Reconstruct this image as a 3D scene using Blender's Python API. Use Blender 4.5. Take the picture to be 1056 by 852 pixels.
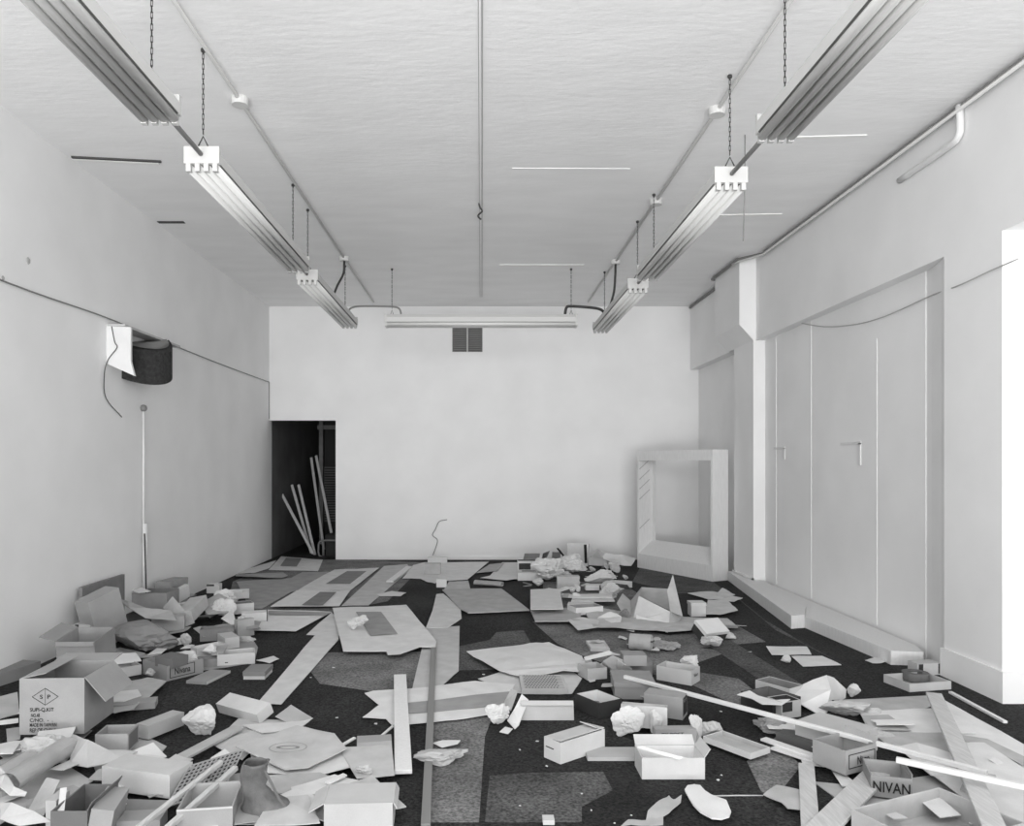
import bpy, bmesh, math, random
from mathutils import Vector, Matrix, noise
for o in list(bpy.data.objects): bpy.data.objects.remove(o)
R = math.radians
SC = bpy.context.scene
# ---------------------------------------------------------------- camera
FPX, CX, CY, CAMH = 790.0, 495.0, 478.0, 1.52      # pixels of a 1056x852 frame
cd = bpy.data.cameras.new('camera'); cam = bpy.data.objects.new('camera', cd)
SC.collection.objects.link(cam); SC.camera = cam
cam.location = (0, 0, CAMH); cam.rotation_euler = (R(90), 0, 0)
cd.sensor_fit = 'HORIZONTAL'; cd.sensor_width = 36; cd.lens = FPX / 1056 * 36
cd.shift_x = (528 - CX) / 1056; cd.shift_y = (CY - 426) / 1056
cd.clip_start = .05
# ---------------------------------------------------------------- world, light, exposure
wd = bpy.data.worlds.new('overcast_sky'); SC.world = wd; wd.use_nodes = True
wd.node_tree.nodes['Background'].inputs[0].default_value = (1, 1, 1, 1)
wd.node_tree.nodes['Background'].inputs[1].default_value = 1.0
def area(name, loc, rot, sx, sy, power):
    l = bpy.data.lights.new(name, 'AREA'); l.shape = 'RECTANGLE'; l.size = sx; l.size_y = sy; l.energy = power
    o = bpy.data.objects.new(name, l); SC.collection.objects.link(o); o.location = loc; o.rotation_euler = rot
    return o
area('shop_window_daylight', (0, -24.0, 1.5), (R(90), 0, 0), 12, 14, 3000)
area('high_fill_light', (0, -1.0, 3.25), (R(50), 0, 0), 6.4, 1.5, 120)  # added fill behind the camera, brightens upward faces; no known window
area('ceiling_fill_light', (0, -5.0, -.6), (R(110), 0, 0), 9, 3.5, 1100)  # added fill below floor level, brightens the ceiling; no known source
SC.view_settings.view_transform = 'Standard'; SC.view_settings.look = 'None'
SC.view_settings.gamma = 1; SC.view_settings.use_curve_mapping = False
SC.view_settings.exposure = -0.1

# ---------------------------------------------------------------- helpers
def W(px, py, Y): return Vector(((px - CX) * Y / FPX, Y, CAMH + (CY - py) * Y / FPX))
def G(px, py, z=0.0): return W(px, py, FPX * (CAMH - z) / (py - CY))
def mat(name, tone, rough=.85, spot=0., sscale=3., bump=0., bscale=40., fine=0., metal=0., stretch=(1, 1, 1), fs=260):
    m = bpy.data.materials.new(name); m.use_nodes = True; nt = m.node_tree; b = nt.nodes['Principled BSDF']
    b.inputs['Roughness'].default_value = rough; b.inputs['Metallic'].default_value = metal
    if 'Specular IOR Level' in b.inputs: b.inputs['Specular IOR Level'].default_value = .25
    b.inputs['Base Color'].default_value = (tone, tone, tone * .985, 1)
    if spot or bump or fine:
        tc = nt.nodes.new('ShaderNodeTexCoord'); mp = nt.nodes.new('ShaderNodeMapping'); mp.inputs['Scale'].default_value = stretch
        nt.links.new(tc.outputs['Object'], mp.inputs[0])
        def nz(scale, det=4):
            n = nt.nodes.new('ShaderNodeTexNoise'); n.inputs['Scale'].default_value = scale; n.inputs['Detail'].default_value = det
            nt.links.new(mp.outputs[0], n.inputs['Vector']); return n
        if spot or fine:
            n = nz(sscale); rp = nt.nodes.new('ShaderNodeMapRange')
            rp.inputs[1].default_value = .3; rp.inputs[2].default_value = .7
            rp.inputs[3].default_value = max(0, 1 - spot); rp.inputs[4].default_value = 1 + spot
            nt.links.new(n.outputs['Fac'], rp.inputs[0])
            n2 = nz(fs, 2); r2 = nt.nodes.new('ShaderNodeMapRange')
            r2.inputs[1].default_value = .3; r2.inputs[2].default_value = .7
            r2.inputs[3].default_value = max(0, 1 - fine); r2.inputs[4].default_value = 1 + fine
            nt.links.new(n2.outputs['Fac'], r2.inputs[0])
            mu = nt.nodes.new('ShaderNodeMath'); mu.operation = 'MULTIPLY'
            nt.links.new(rp.outputs[0], mu.inputs[0]); nt.links.new(r2.outputs[0], mu.inputs[1])
            m2 = nt.nodes.new('ShaderNodeMath'); m2.operation = 'MULTIPLY'; m2.inputs[1].default_value = tone
            nt.links.new(mu.outputs[0], m2.inputs[0]); nt.links.new(m2.outputs[0], b.inputs['Base Color'])
        if bump:
            n = nz(bscale, 6); bp = nt.nodes.new('ShaderNodeBump'); bp.inputs['Strength'].default_value = bump; bp.inputs['Distance'].default_value = .01
            nt.links.new(n.outputs['Fac'], bp.inputs['Height']); nt.links.new(bp.outputs[0], b.inputs['Normal'])
    return m
M = {
 'wall': mat('painted_plaster', .86, .7, .035, 1.6, .12, 12, .0),
 'ceil': mat('ceiling_plaster', .90, .6, .035, 1.3, .3, 7, .0, stretch=(1, 3, 1)),
 'carpet': mat('dark_carpet', .026, .95, .45, 1.1, .9, 120, .75, fs=75),
 'white_metal': mat('white_enamel', .58, .4), 'white_paint': mat('white_paint', .74, .6, .04, 6),
 'tube': mat('glass_tube', .72, .25), 'dark_metal': mat('dark_metal', .05, .5), 'mid_metal': mat('grey_metal', .22, .5),
 'gap': mat('grey_reflector', .42, .5), 'g_ref': mat('gap_shade_reflector', .2, .6), 'black': mat('black', .01, .8), 'ink': mat('black_ink', .02, .7),  # g_ref: dark tone stands in for shade between the lamp tubes
 'pipe': mat('painted_pipe', .62, .5), 'paint_wood': mat('painted_wood', .74, .6, .05, 9, .1, 30, stretch=(8, 8, 1)),
 'grille': mat('grille_louvre', .16, .6), 'cloth': mat('speaker_cloth', .035, .9, .3, 30, .3, 200, .4), 'dim': mat('dark_plaster', .13, .9, .25, 1.5, .2, 10),  # dim: dark tone for the passage surfaces
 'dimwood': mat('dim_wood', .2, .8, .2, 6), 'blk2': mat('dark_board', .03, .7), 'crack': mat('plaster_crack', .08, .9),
 'tape': mat('joint_tape', .88, .7), 'adh': mat('old_adhesive', .085, .9, .35, 3, .3, 60, .6, fs=75), 'adh2': mat('old_underlay', .16, .9, .3, 3, .3, 60, .5, fs=75),
}
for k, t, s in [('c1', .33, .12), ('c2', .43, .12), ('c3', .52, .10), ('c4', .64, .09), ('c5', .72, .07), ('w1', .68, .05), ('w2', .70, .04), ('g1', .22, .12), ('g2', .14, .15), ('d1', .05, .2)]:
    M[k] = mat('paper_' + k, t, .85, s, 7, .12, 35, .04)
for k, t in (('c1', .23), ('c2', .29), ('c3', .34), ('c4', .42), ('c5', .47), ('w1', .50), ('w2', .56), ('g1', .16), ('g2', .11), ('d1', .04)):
    M['b_' + k] = mat('dimmed_board_' + k, t, .8, .07, 6, .10, 35, .04)  # darker board copies that offset the strong front light on near boxes
M['boot_leather'] = mat('boot_leather', .13, .6, .3, 14, .5, 25, .1)
M['tissue'] = mat('tissue_paper', .62, .8, .03, 9, .15, 60)
M['wood'] = mat('pale_wood', .52, .7, .12, 14, .1, 50, .05, stretch=(6, .6, 6))

def new_obj(name, me, m, parent=None, origin=None):
    o = bpy.data.objects.new(name, me); SC.collection.objects.link(o)
    if not me.materials: me.materials.append(m)
    n = len(me.vertices)
    if parent is not None:
        off = parent['_w'] if '_w' in parent else (0, 0, 0); off = Vector(off)
        me.transform(Matrix.Translation(-off)); o.parent = parent; o['_w'] = list(off)
        return o
    if origin is None:
        xs = [v.co.x for v in me.vertices]; ys = [v.co.y for v in me.vertices]; zs = [v.co.z for v in me.vertices]
        origin = Vector(((min(xs) + max(xs)) / 2, (min(ys) + max(ys)) / 2, min(zs)))
    me.transform(Matrix.Translation(-origin)); o.location = origin; o['_w'] = list(origin)
    return o
def part(name, bm, m, parent=None, smooth=False):
    bmesh.ops.recalc_face_normals(bm, faces=bm.faces)
    me = bpy.data.meshes.new(name); bm.to_mesh(me); bm.free()
    if smooth:
        for p in me.polygons: p.use_smooth = True
    return new_obj(name, me, m, parent)
def tag(o, label, cat, group=None):
    o['label'] = label; o['category'] = cat
    if group: o['group'] = group
    return o
def struct(name, bm, m, parent=None):
    o = part(name, bm, m, parent)
    if parent is None: o['kind'] = 'structure'
    return o
def empty(name, loc, label, cat, group=None):
    o = bpy.data.objects.new(name, None); SC.collection.objects.link(o); o.location = loc; o['_w'] = list(loc)
    o.empty_display_size = .1
    return tag(o, label, cat, group)
def slab(bm, P, u, v, w, x0, x1, y0, y1, z0, z1):
    vs = [bm.verts.new(P + u * x + v * y + w * z) for z in (z0, z1) for x, y in ((x0, y0), (x1, y0), (x1, y1), (x0, y1))]
    for f in ((0, 3, 2, 1), (4, 5, 6, 7), (0, 1, 5, 4), (1, 2, 6, 5), (2, 3, 7, 6), (3, 0, 4, 7)): bm.faces.new([vs[i] for i in f])
X_, Y_, Z_ = Vector((1, 0, 0)), Vector((0, 1, 0)), Vector((0, 0, 1))
def bx(bm, x0, x1, y0, y1, z0, z1): slab(bm, Vector((0, 0, 0)), X_, Y_, Z_, x0, x1, y0, y1, z0, z1)
def box(name, x0, x1, y0, y1, z0, z1, m, parent=None):
    bm = bmesh.new(); bx(bm, x0, x1, y0, y1, z0, z1); return part(name, bm, m, parent)
def prism(bm, poly, z0, z1):                 # poly of (x, y)
    a = [bm.verts.new((x, y, z0)) for x, y in poly]; b = [bm.verts.new((x, y, z1)) for x, y in poly]; n = len(poly)
    bm.faces.new(a[::-1]); bm.faces.new(b)
    for i in range(n): bm.faces.new((a[i], a[(i + 1) % n], b[(i + 1) % n], b[i]))
def tube(bm, pts, r, seg=8):
    pts = [Vector(p) for p in pts]; rings = []
    for i, p in enumerate(pts):
        d = (pts[min(i + 1, len(pts) - 1)] - pts[max(i - 1, 0)]).normalized()
        a = d.orthogonal().normalized() if i == 0 else (rings_a - d * rings_a.dot(d)).normalized()
        rings_a = a; b = d.cross(a)
        rings.append([bm.verts.new(p + (a * math.cos(t) + b * math.sin(t)) * r) for t in [k * 2 * math.pi / seg for k in range(seg)]])
    for i in range(len(rings) - 1):
        for k in range(seg): bm.faces.new((rings[i][k], rings[i][(k + 1) % seg], rings[i + 1][(k + 1) % seg], rings[i + 1][k]))
    bm.faces.new(rings[0][::-1]); bm.faces.new(rings[-1])
def tubeobj(name, pts, r, m, parent=None, seg=8):
    bm = bmesh.new(); tube(bm, pts, r, seg); return part(name, bm, m, parent, True)
def curve(pts, n=6):                          # Catmull-Rom through points
    P = [Vector(p) for p in pts]; P = [2 * P[0] - P[1]] + P + [2 * P[-1] - P[-2]]; out = []
    for i in range(1, len(P) - 2):
        for k in range(n):
            t = k / n; a, b, c, d = P[i - 1], P[i], P[i + 1], P[i + 2]
            out.append(.5 * ((2 * b) + (c - a) * t + (2 * a - 5 * b + 4 * c - d) * t * t + (3 * b - a - 3 * c + d) * t ** 3))
    return out + [P[-2]]
def text(parent, s, P, u, w, width, m=None, name='lettering', off=.002, h=None):
    c = bpy.data.curves.new('txt', 'FONT'); c.body = s; c.align_x = 'CENTER'; c.align_y = 'CENTER'; c.offset = .012
    t = bpy.data.objects.new('txt', c); me = bpy.data.meshes.new_from_object(t); bpy.data.objects.remove(t)
    xs = [v.co.x for v in me.vertices]; ys = [v.co.y for v in me.vertices]
    mx, my = (min(xs) + max(xs)) / 2, (min(ys) + max(ys)) / 2; sc = width / (max(xs) - min(xs)); sy = sc if h is None else h / (max(ys) - min(ys))
    n = u.cross(w)
    for v in me.vertices: v.co = P + u * ((v.co.x - mx) * sc) + w * ((v.co.y - my) * sy) + n * off
    me.name = name
    return new_obj(name, me, m or M['ink'], parent)

# ================================================================ ROOM
XL, XR, YB, YF, ZC = -3.33, 3.32, 12.1, -1.2, 4.0
struct('floor', (lambda b: (bx(b, -3.9, 4.3, YF, 17, -.1, 0), b)[1])(bmesh.new()), M['carpet'])
struct('ceiling', (lambda b: (bx(b, -3.5, 4.3, YF, YB + .2, ZC, ZC + .12), b)[1])(bmesh.new()), M['ceil'])
b = bmesh.new(); bx(b, XL - .15, XL, YF, 17, 0, ZC); struct('wall_left', b, M['wall'])
b = bmesh.new(); DX, DZ = -2.28, 2.20                                  # back wall with the passage opening at its left
bx(b, XL, DX, YB, YB + .14, DZ, ZC); bx(b, DX, 3.6, YB, YB + .14, 0, ZC); struct('wall_back', b, M['wall'])
# right wall: a beam above piers, shallow bays between
b = bmesh.new()
bx(b, XR, 4.3, YF, YB, 3.0, ZC)
prism(b, [(XR, 4.87), (4.3, 4.87), (4.3, 5.9), (3.44, 5.9), (3.42, 5.80), (3.36, 5.58), (XR, 5.48)], 0, 3.0)     # near pier with a rounded reveal
prism(b, [(3.43, 5.9), (4.3, 5.9), (4.3, 9.22), (3.43, 9.22)], 0, 3.0)                                     # bay back
prism(b, [(3.29, 9.22), (4.3, 9.22), (4.3, 9.92), (3.29, 9.92)], 0, 3.0)                                   # far pier
prism(b, [(3.455, 9.92), (4.3, 9.92), (4.3, YB), (3.455, YB)], 0, 3.0)
bx(b, 4.1, 4.3, YF, 4.87, 0, 3.0)
struct('wall_right', b, M['wall'])
# corbel under the beam at the far pier
b = bmesh.new()
pr = [(XR + .01, ZC), (3.12, ZC), (3.12, 3.19), (3.29, 3.0), (XR + .01, 3.0)]
a1 = [b.verts.new((x, 9.215, z)) for x, z in pr]; a2 = [b.verts.new((x, 10.17, z)) for x, z in pr]
b.faces.new(a1); b.faces.new(a2[::-1])
for i in range(5): b.faces.new((a1[i], a2[i], a2[(i + 1) % 5], a1[(i + 1) % 5]))
struct('trim_1', b, M['wall'])
b = bmesh.new(); bx(b, XR - .018, XR, 4.84, 5.50, 0, .20); bx(b, XR, 4.1, 4.84, 4.87, 0, .20); struct('baseboard_right', b, M['wall'])
b = bmesh.new(); bx(b, 3.27, 3.29, 9.2, 9.94, 0, .14); bx(b, 3.27, 3.43, 9.2, 9.22, 0, .14); struct('baseboard_pier', b, M['wall'])
b = bmesh.new(); bx(b, DX + .5, 2.2, YB - .015, YB, 0, .05); struct('baseboard_back', b, M['wall'])
# faint panel joints in the long bay and its corner scratch marks are set in as strips
b = bmesh.new()
for yy in (9.22 - .35, 7.93, 6.62): bx(b, 3.425, 3.432, yy - .004, yy + .004, .12, 3.0 if yy > 7 else 2.6)
struct('trim_2', b, M['wall'])
for i, (px, py) in enumerate([(887, 457), (809, 462)]):
    Yc = FPX * 3.43 / (px - CX); z = W(px, py, Yc).z; s = Yc * .012
    t = bmesh.new(); bx(t, 3.42, 3.432, Yc - .02, Yc + (.36 if i == 0 else .30), z - .012, z + .012); bx(t, 3.42, 3.432, Yc - .02, Yc + .02, z - (.20 if i == 0 else .13), z)
    tag(part('shelf_hook', t, M['white_paint']), ['white right-angle bracket strip on the recessed wall panel, the nearer one', 'white right-angle bracket strip on the recessed wall panel, the farther one beside the pier'][i], 'bracket')
# passage behind the doorway
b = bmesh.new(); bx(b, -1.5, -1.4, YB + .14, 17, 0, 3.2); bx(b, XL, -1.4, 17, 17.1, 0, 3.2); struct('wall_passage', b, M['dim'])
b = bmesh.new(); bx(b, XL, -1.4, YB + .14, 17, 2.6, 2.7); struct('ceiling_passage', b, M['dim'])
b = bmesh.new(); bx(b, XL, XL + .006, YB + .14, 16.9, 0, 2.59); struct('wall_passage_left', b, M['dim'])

# ceiling seams, tape strips and cracks (real raised strips)
def cstrip(px0, py, px1, wid, m, py1=None, drop=.006):
    def cp(px, py): Y = FPX * (ZC - CAMH) / (CY - py); return Vector(((px - CX) * Y / FPX, Y, ZC))
    a, c = cp(px0, py), cp(px1, py1 or py); u = (c - a); L = u.length; u.normalize(); v = Vector((-u.y, u.x, 0))
    bb = bmesh.new(); slab(bb, a, u, v, Z_, 0, L, -wid / 2, wid / 2, -drop, .002); return bb, m
k = 3
for a in [(74, 161.5, 166, .03, 'crack', 166, .012), (76, 163.5, 164, .04, 'tape', 168, .014), (163, 229, 190, .06, 'crack', 229), (816, 142, 893, .045, 'tape', 140), (742, 222, 806, .05, 'tape', 221),
          (515, 273.5, 602, .07, 'tape', 273.5), (528, 173.5, 650, .012, 'ceil', 174, .004), (494, -40, 496, .02, 'ceil', 306, .008)]:
    bb, mm = cstrip(a[0], a[1], a[2], a[3], M[a[4]], a[5], a[6] if len(a) > 6 else .006); struct('trim_%d' % k, bb, mm); k += 1
for dx_ in (0, 4.5):
    bb, mm = cstrip(493 + dx_, -40, 495 + dx_ * .45, .005, M['gap'], 306, .009); struct('trim_%d' % k, bb, mm); k += 1

# ---- conduits
def cz(px, py): Y = FPX * (ZC - CAMH) / (CY - py); return Y
for sx, lab, jys in ((-1.63, 'thin painted conduit running along the ceiling over the left light row', (2.9, 5.2, 9.2)), (1.655, 'thin painted conduit running along the ceiling over the right light row', (5.35, 7.2, 9.35))):
    c = empty('ceiling_conduit', (sx, 6, ZC), lab, 'conduit')
    tubeobj('pipe', [(sx, -.8, ZC - .015), (sx, 11.7, ZC - .015)], .013, M['pipe'], c)
    for jy in jys:
        bb = bmesh.new(); bmesh.ops.create_cone(bb, cap_ends=True, segments=16, radius1=.055, radius2=.06, depth=.05, matrix=Matrix.Translation((sx, jy, ZC - .025)))
        part('junction_box', bb, M['pipe'], c)
c = empty('wall_conduit', (XR, 6, ZC - .05), 'thin conduit following the corner of ceiling and right wall around the pier head', 'conduit')
zz = ZC - .03
tubeobj('pipe', [(XR - .02, -.8, zz), (XR - .02, 8.95, zz), (3.09, 9.19, zz), (3.09, 10.2, zz), (XR - .02, 10.24, zz), (XR - .02, 12.05, zz)], .017, M['mid_metal'], c)
tubeobj('pipe', [(XR - .05, -.8, zz - .035), (XR - .05, 8.85, zz - .035), (3.10, 9.16, zz - .035), (3.065, 9.3, zz - .035)], .014, M['pipe'], c)
tubeobj('wall_pipe', curve([(XR - .03, 5.26, ZC - .02), (XR - .03, 5.25, 3.85), (XR - .03, 5.27, 3.77), (XR - .03, 5.40, 3.745), (XR - .02, 6.03, 3.745)], 5), .024, M['white_paint'])
tag(bpy.data.objects['wall_pipe'], 'white bent pipe dropping from the ceiling corner on the right wall', 'pipe')

# ---- fluorescent fixtures (four tubes each)
def fixture_proto():
    r = empty('fluorescent_fixture', (0, 0, 0), '', 'light')
    w = .105; L = 2.44
    b = bmesh.new(); prof = [(-w, .0), (-w, .06), (-w * .72, .10), (w * .72, .10), (w, .06), (w, .0), (w - .006, .012), (-w + .006, .012)]
    a1 = [b.verts.new((x, .03, z)) for x, z in prof]; a2 = [b.verts.new((x, L - .03, z)) for x, z in prof]
    b.faces.new(a1); b.faces.new(a2[::-1])
    for i in range(8): b.faces.new((a1[i], a2[i], a2[(i + 1) % 8], a1[(i + 1) % 8]))
    part('housing', b, M['pipe'], r)
    box('reflector', -w + .006, w - .006, .03, L - .03, -.001, .0115, M['g_ref'], r)
    for y0 in (0, L - .03):
        b = bmesh.new(); bx(b, -w, w, y0, y0 + .03, -.002, .10)
        for i in range(4):
            x = -w + .0262 + i * .0525; bx(b, x - .014, x + .014, y0, y0 + .03, -.048, 0)
        part('end_plate', b, M['white_metal'], r)
    for i in range(4):
        x = -w + .0262 + i * .0525
        tubeobj('lamp_tube', [(x, .03, -.022), (x, L - .03, -.022)], .0235, M['tube'], r, 10)
    return r
FIXP = fixture_proto()
def copy_tree(o, parent=None):
    c = o.copy(); SC.collection.objects.link(c); c.parent = parent
    for ch in list(o.children): copy_tree(ch, c)
    return c
ZB = 3.305
fx = [(-1.64, 1.50, 0, 'white four-tube fluorescent fixture hung nearest the camera on the left row'),
      (-1.655, 4.55, 0, 'middle four-tube fluorescent fixture of the left row with white end plate'),
      (-1.68, 7.44, 0, 'farthest four-tube fluorescent fixture of the left row'),
      (1.60, 1.72, 0, 'white four-tube fluorescent fixture hung nearest the camera on the right row'),
      (1.595, 4.86, 0, 'middle four-tube fluorescent fixture of the right row with white end plate'),
      (1.61, 7.80, 0, 'farthest four-tube fluorescent fixture of the right row'),
      (-1.205, 9.75, 1, 'crosswise fluorescent fixture hung before the back wall')]
for i, (x, y, cr, lab) in enumerate(fx):
    o = FIXP if i == 0 else copy_tree(FIXP)
    o.location = (x, y, ZB); o.rotation_euler = (0, 0, R(-90) if cr else 0); o['label'] = lab; o['category'] = 'light'; o['group'] = 'fluorescent fixtures'
# chains
def chain(x, y, lab, spread=.035, m='dark_metal', y2=None, r=.0065, ztop=ZC, zb=ZB + .1):
    p = empty('hanging_chain', (x, y, ztop), lab, 'chain', 'chains holding the fluorescent fixtures')
    b = bmesh.new(); n = int((ztop - zb - .06) / .03)
    for i in range(n):
        z = ztop - .03 * i
        d = Vector((.0045, 0, 0)) if i % 2 else Vector((0, .0045, 0))
        P = Vector((x, y, z)); tube(b, [P - d, P - d + Vector((0, 0, -.034)), P + d + Vector((0, 0, -.034)), P + d, P - d], .0022, 5)
    part('links', b, M[m], p)
    zt = zb + .06
    b = bmesh.new(); tube(b, [(x - spread, y, zb), (x, y, zt + .01), (x + spread, y, zb)], .005, 6); part('bridle', b, M[m], p)
    b = bmesh.new(); bmesh.ops.create_uvsphere(b, u_segments=8, v_segments=6, radius=.016, matrix=Matrix.Translation((x, y, ztop - .01))); part('ceiling_hook', b, M[m], p)
chain(-1.655, 4.58, 'dark chain holding the near end of the middle left fixture')
chain(-1.68, 7.47, 'dark chain holding the near end of the farthest left fixture')
chain(1.595, 4.89, 'dark chain holding the near end of the middle right fixture')
chain(1.61, 7.83, 'dark chain holding the near end of the farthest right fixture')
chain(-1.65, 3.85, 'dark chain holding the far end of the nearest left fixture')
chain(1.60, 4.02, 'dark chain holding the far end of the nearest right fixture')
chain(-1.66, 6.8, 'dark chain holding the far end of the middle left fixture')
chain(1.60, 7.05, 'dark chain holding the far end of the middle right fixture')
chain(-1.69, 9.6, 'dark chain holding the far end of the farthest left fixture')
chain(1.61, 9.9, 'dark chain holding the far end of the farthest right fixture')
chain(-1.12, 9.75, 'dark chain holding the left end of the crosswise fixture', spread=.02)
chain(1.16, 9.75, 'dark chain holding the right end of the crosswise fixture', spread=.02)
# connecting conduits between fixtures
for x0, y0, x1, y1, lab in ((-1.645, 3.9, -1.655, 4.54, 'dark nipple pipe joining the nearest and middle left fixtures'), (-1.66, 6.95, -1.68, 7.43, 'dark nipple pipe joining the middle and farthest left fixtures'),
                            (1.60, 4.1, 1.595, 4.85, 'dark nipple pipe joining the nearest and middle right fixtures'), (1.60, 7.28, 1.61, 7.79, 'dark nipple pipe joining the middle and farthest right fixtures')):
    tag(tubeobj('connecting_pipe', [(x0, y0, ZB + .05), (x1, y1, ZB + .05)], .014, M['mid_metal']), lab, 'pipe')
# bent pipes to the crosswise fixture and drop cables
tag(tubeobj('bent_pipe', curve([(-1.66, 9.6, 3.40), (-1.62, 9.62, 3.47), (-1.50, 9.65, 3.50), (-1.15, 9.72, 3.51), (-1.03, 9.74, 3.49), (-1.0, 9.75, 3.40)], 6), .012, M['mid_metal']), 'dark bent pipe joining the left row to the crosswise fixture', 'pipe')
tag(tubeobj('bent_pipe', curve([(1.60, 9.75, 3.40), (1.55, 9.75, 3.47), (1.44, 9.75, 3.50), (1.16, 9.75, 3.52), (1.10, 9.75, 3.50), (1.08, 9.75, 3.40)], 6), .018, M['dark_metal']), 'dark bent pipe joining the right row to the crosswise fixture', 'pipe')
tag(tubeobj('drop_cable', curve([(-1.63, 9.2, ZC - .05), (-1.64, 9.2, 3.8), (-1.70, 9.1, 3.62), (-1.76, 9.1, 3.45)], 5), .014, M['dark_metal']), 'black cable curving down from the ceiling box to the left row', 'cable')
tag(tubeobj('drop_cable', curve([(1.655, 9.35, ZC - .05), (1.65, 9.35, 3.8), (1.64, 9.38, 3.62), (1.60, 9.45, 3.44)], 5), .014, M['dark_metal']), 'black cable dropping from the ceiling box to the right row', 'cable')
tag(tubeobj('hanging_wire', [(2.0, 4.86 * 1.19, ZC), (2.005, 5.8, 3.62), (1.99, 5.79, 3.2)], .004, M['mid_metal']), 'thin loose wire hanging from the ceiling right of the right light row', 'wire')
tag(tubeobj('hanging_wire', curve([(-.01, 7.3, ZC), (.0, 7.3, 3.96), (.02, 7.32, 3.93), (-.02, 7.36, 3.9), (.01, 7.38, 3.87)], 4), .008, M['dark_metal']), 'short twisted wire stub hanging from the middle of the ceiling', 'wire')
# wire along left wall
tag(tubeobj('wall_wire', curve([(XL + .012, 3.2, 2.815), (XL + .012, 5.4, 2.79), (XL + .012, 6.8, 2.815), (XL + .012, 8.1, 2.80), (XL + .012, 10, 2.79), (XL + .012, 12.05, 2.80)], 6), .006, M['mid_metal']), 'thin wire running level along the left wall', 'wire')
tag(tubeobj('wall_wire', [(XL + .012, 12.06, 2.80), (XL + .012, 12.06, 2.22)], .005, M['mid_metal']), 'thin wire dropping down the far left corner above the doorway', 'wire')
pts = [(1050, 267), (1020, 280), (990, 294), (960, 305), (930, 319), (905, 329), (880, 335), (850, 337), (820, 332), (811, 329)]
def onR(px, py, x=3.30): Y = FPX * x / (px - CX); return W(px, py, Y)
tag(tubeobj('wall_wire', curve([onR(*p, 3.30 if p[0] > 976 else 3.40) for p in pts], 4), .005, M['gap']), 'thin grey wire sagging across the recessed panel of the right wall', 'wire')
# wall box with curved cloth front (left wall)
s = empty('wall_speaker', (XL, 7.2, 2.4), 'white wall box with a dark curved cloth front high on the left wall', 'speaker')
b = bmesh.new(); pr = [(XL, 2.41), (XL, 2.745), (XL + .215, 2.735), (XL + .215, 2.43), (XL + .25, 2.30)]
a1 = [b.verts.new((x, 6.83, z)) for x, z in pr]; a2 = [b.verts.new((x, 6.86, z)) for x, z in pr]
b.faces.new(a1); b.faces.new(a2[::-1])
for i in range(5): b.faces.new((a1[i], a2[i], a2[(i + 1) % 5], a1[(i + 1) % 5]))
part('end_panel', b, M['white_paint'], s)
bb = bmesh.new(); cyl = []
rot = Matrix.Translation((XL, 7.42, 2.58))
dip = lambda t: -.17 * max(0, math.cos(t + R(45)))
for z in (-.15, -.14, .155, .17):
    cyl.append([bb.verts.new(rot @ Vector((.33 * math.cos(t) * (1 if abs(z) < .16 else .985), .30 * math.sin(t) * (1 if abs(z) < .16 else .985), z + dip(t)))) for t in [R(-90 + 180 * i / 24) for i in range(25)]])
for j in range(3):
    for i in range(24): bb.faces.new((cyl[j][i], cyl[j][i + 1], cyl[j + 1][i + 1], cyl[j + 1][i]))
bb.faces.new(cyl[0][::-1]); bb.faces.new(cyl[-1])
part('cloth_front', bb, M['cloth'], s)
bb = bmesh.new(); rr = [bb.verts.new(rot @ Vector((.30 * math.cos(t),   .27 * math.sin(t), .176 + dip(t) * .9))) for t in [R(-90 + 180 * i / 24) for i in range(25)]]; bb.faces.new(rr)
bmesh.ops.solidify(bb, geom=bb.faces[:], thickness=-.004)
part('top_panel', bb, M['mid_metal'], s)
b = bmesh.new(); bx(b, XL, XL + .16, 6.84, 8.1, 2.745, 2.765); part('back_rail', b, M['c3'], s)
tubeobj('cord', curve([(XL + .05, 6.82, 2.74), (XL + .08, 6.815, 2.6), (XL + .10, 6.815, 2.55), (XL + .02, 6.815, 2.44), (XL + .02, 6.75, 2.3), (XL + .01, 6.8, 2.1), (XL + .01, 7.1, 1.95)], 5), .004, M['dark_metal'], s)
# left wall: outlet, conduit, bag-like cover
c = empty('wall_pole', (XL, 7.6, 0), 'white slender pole standing against the left wall', 'conduit')
Yp = FPX * 3.3 / (CX - 149)
tubeobj('upper_pole', [(XL + .02, Yp, W(149, 560, Yp).z), (XL + .02, Yp, W(149, 424, Yp).z)], .012, M['white_paint'], c)
tubeobj('lower_pole', [(XL + .03, Yp + .01, .0), (XL + .03, Yp + .01, W(149, 540, Yp).z)], .024, M['white_paint'], c)
b = bmesh.new(); bmesh.ops.create_uvsphere(b, u_segments=10, v_segments=8, radius=.035, matrix=Matrix.Translation((XL + .02, Yp, W(149, 421, Yp).z))); part('top_fitting', b, M['mid_metal'], c, True)
tubeobj('cable', [(XL + .06, Yp - .03, .25), (XL + .045, Yp - .035, W(149, 550, Yp).z)], .007, M['dark_metal'], c)
for px, py, s_, lab in ((29, 269, .03, 'small dark gouge high on the left wall near the camera'), (3, 287, .02, 'small hook in the left wall where the wire starts')):
    Y = FPX * 3.33 / (CX - px); P = W(px, py, Y); b = bmesh.new(); bmesh.ops.create_icosphere(b, subdivisions=1, radius=s_, matrix=Matrix.Translation(P) @ Matrix.Scale(.3, 4, X_)); tag(part('wall_hook', b, M['gap']), lab, 'hook')
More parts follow.
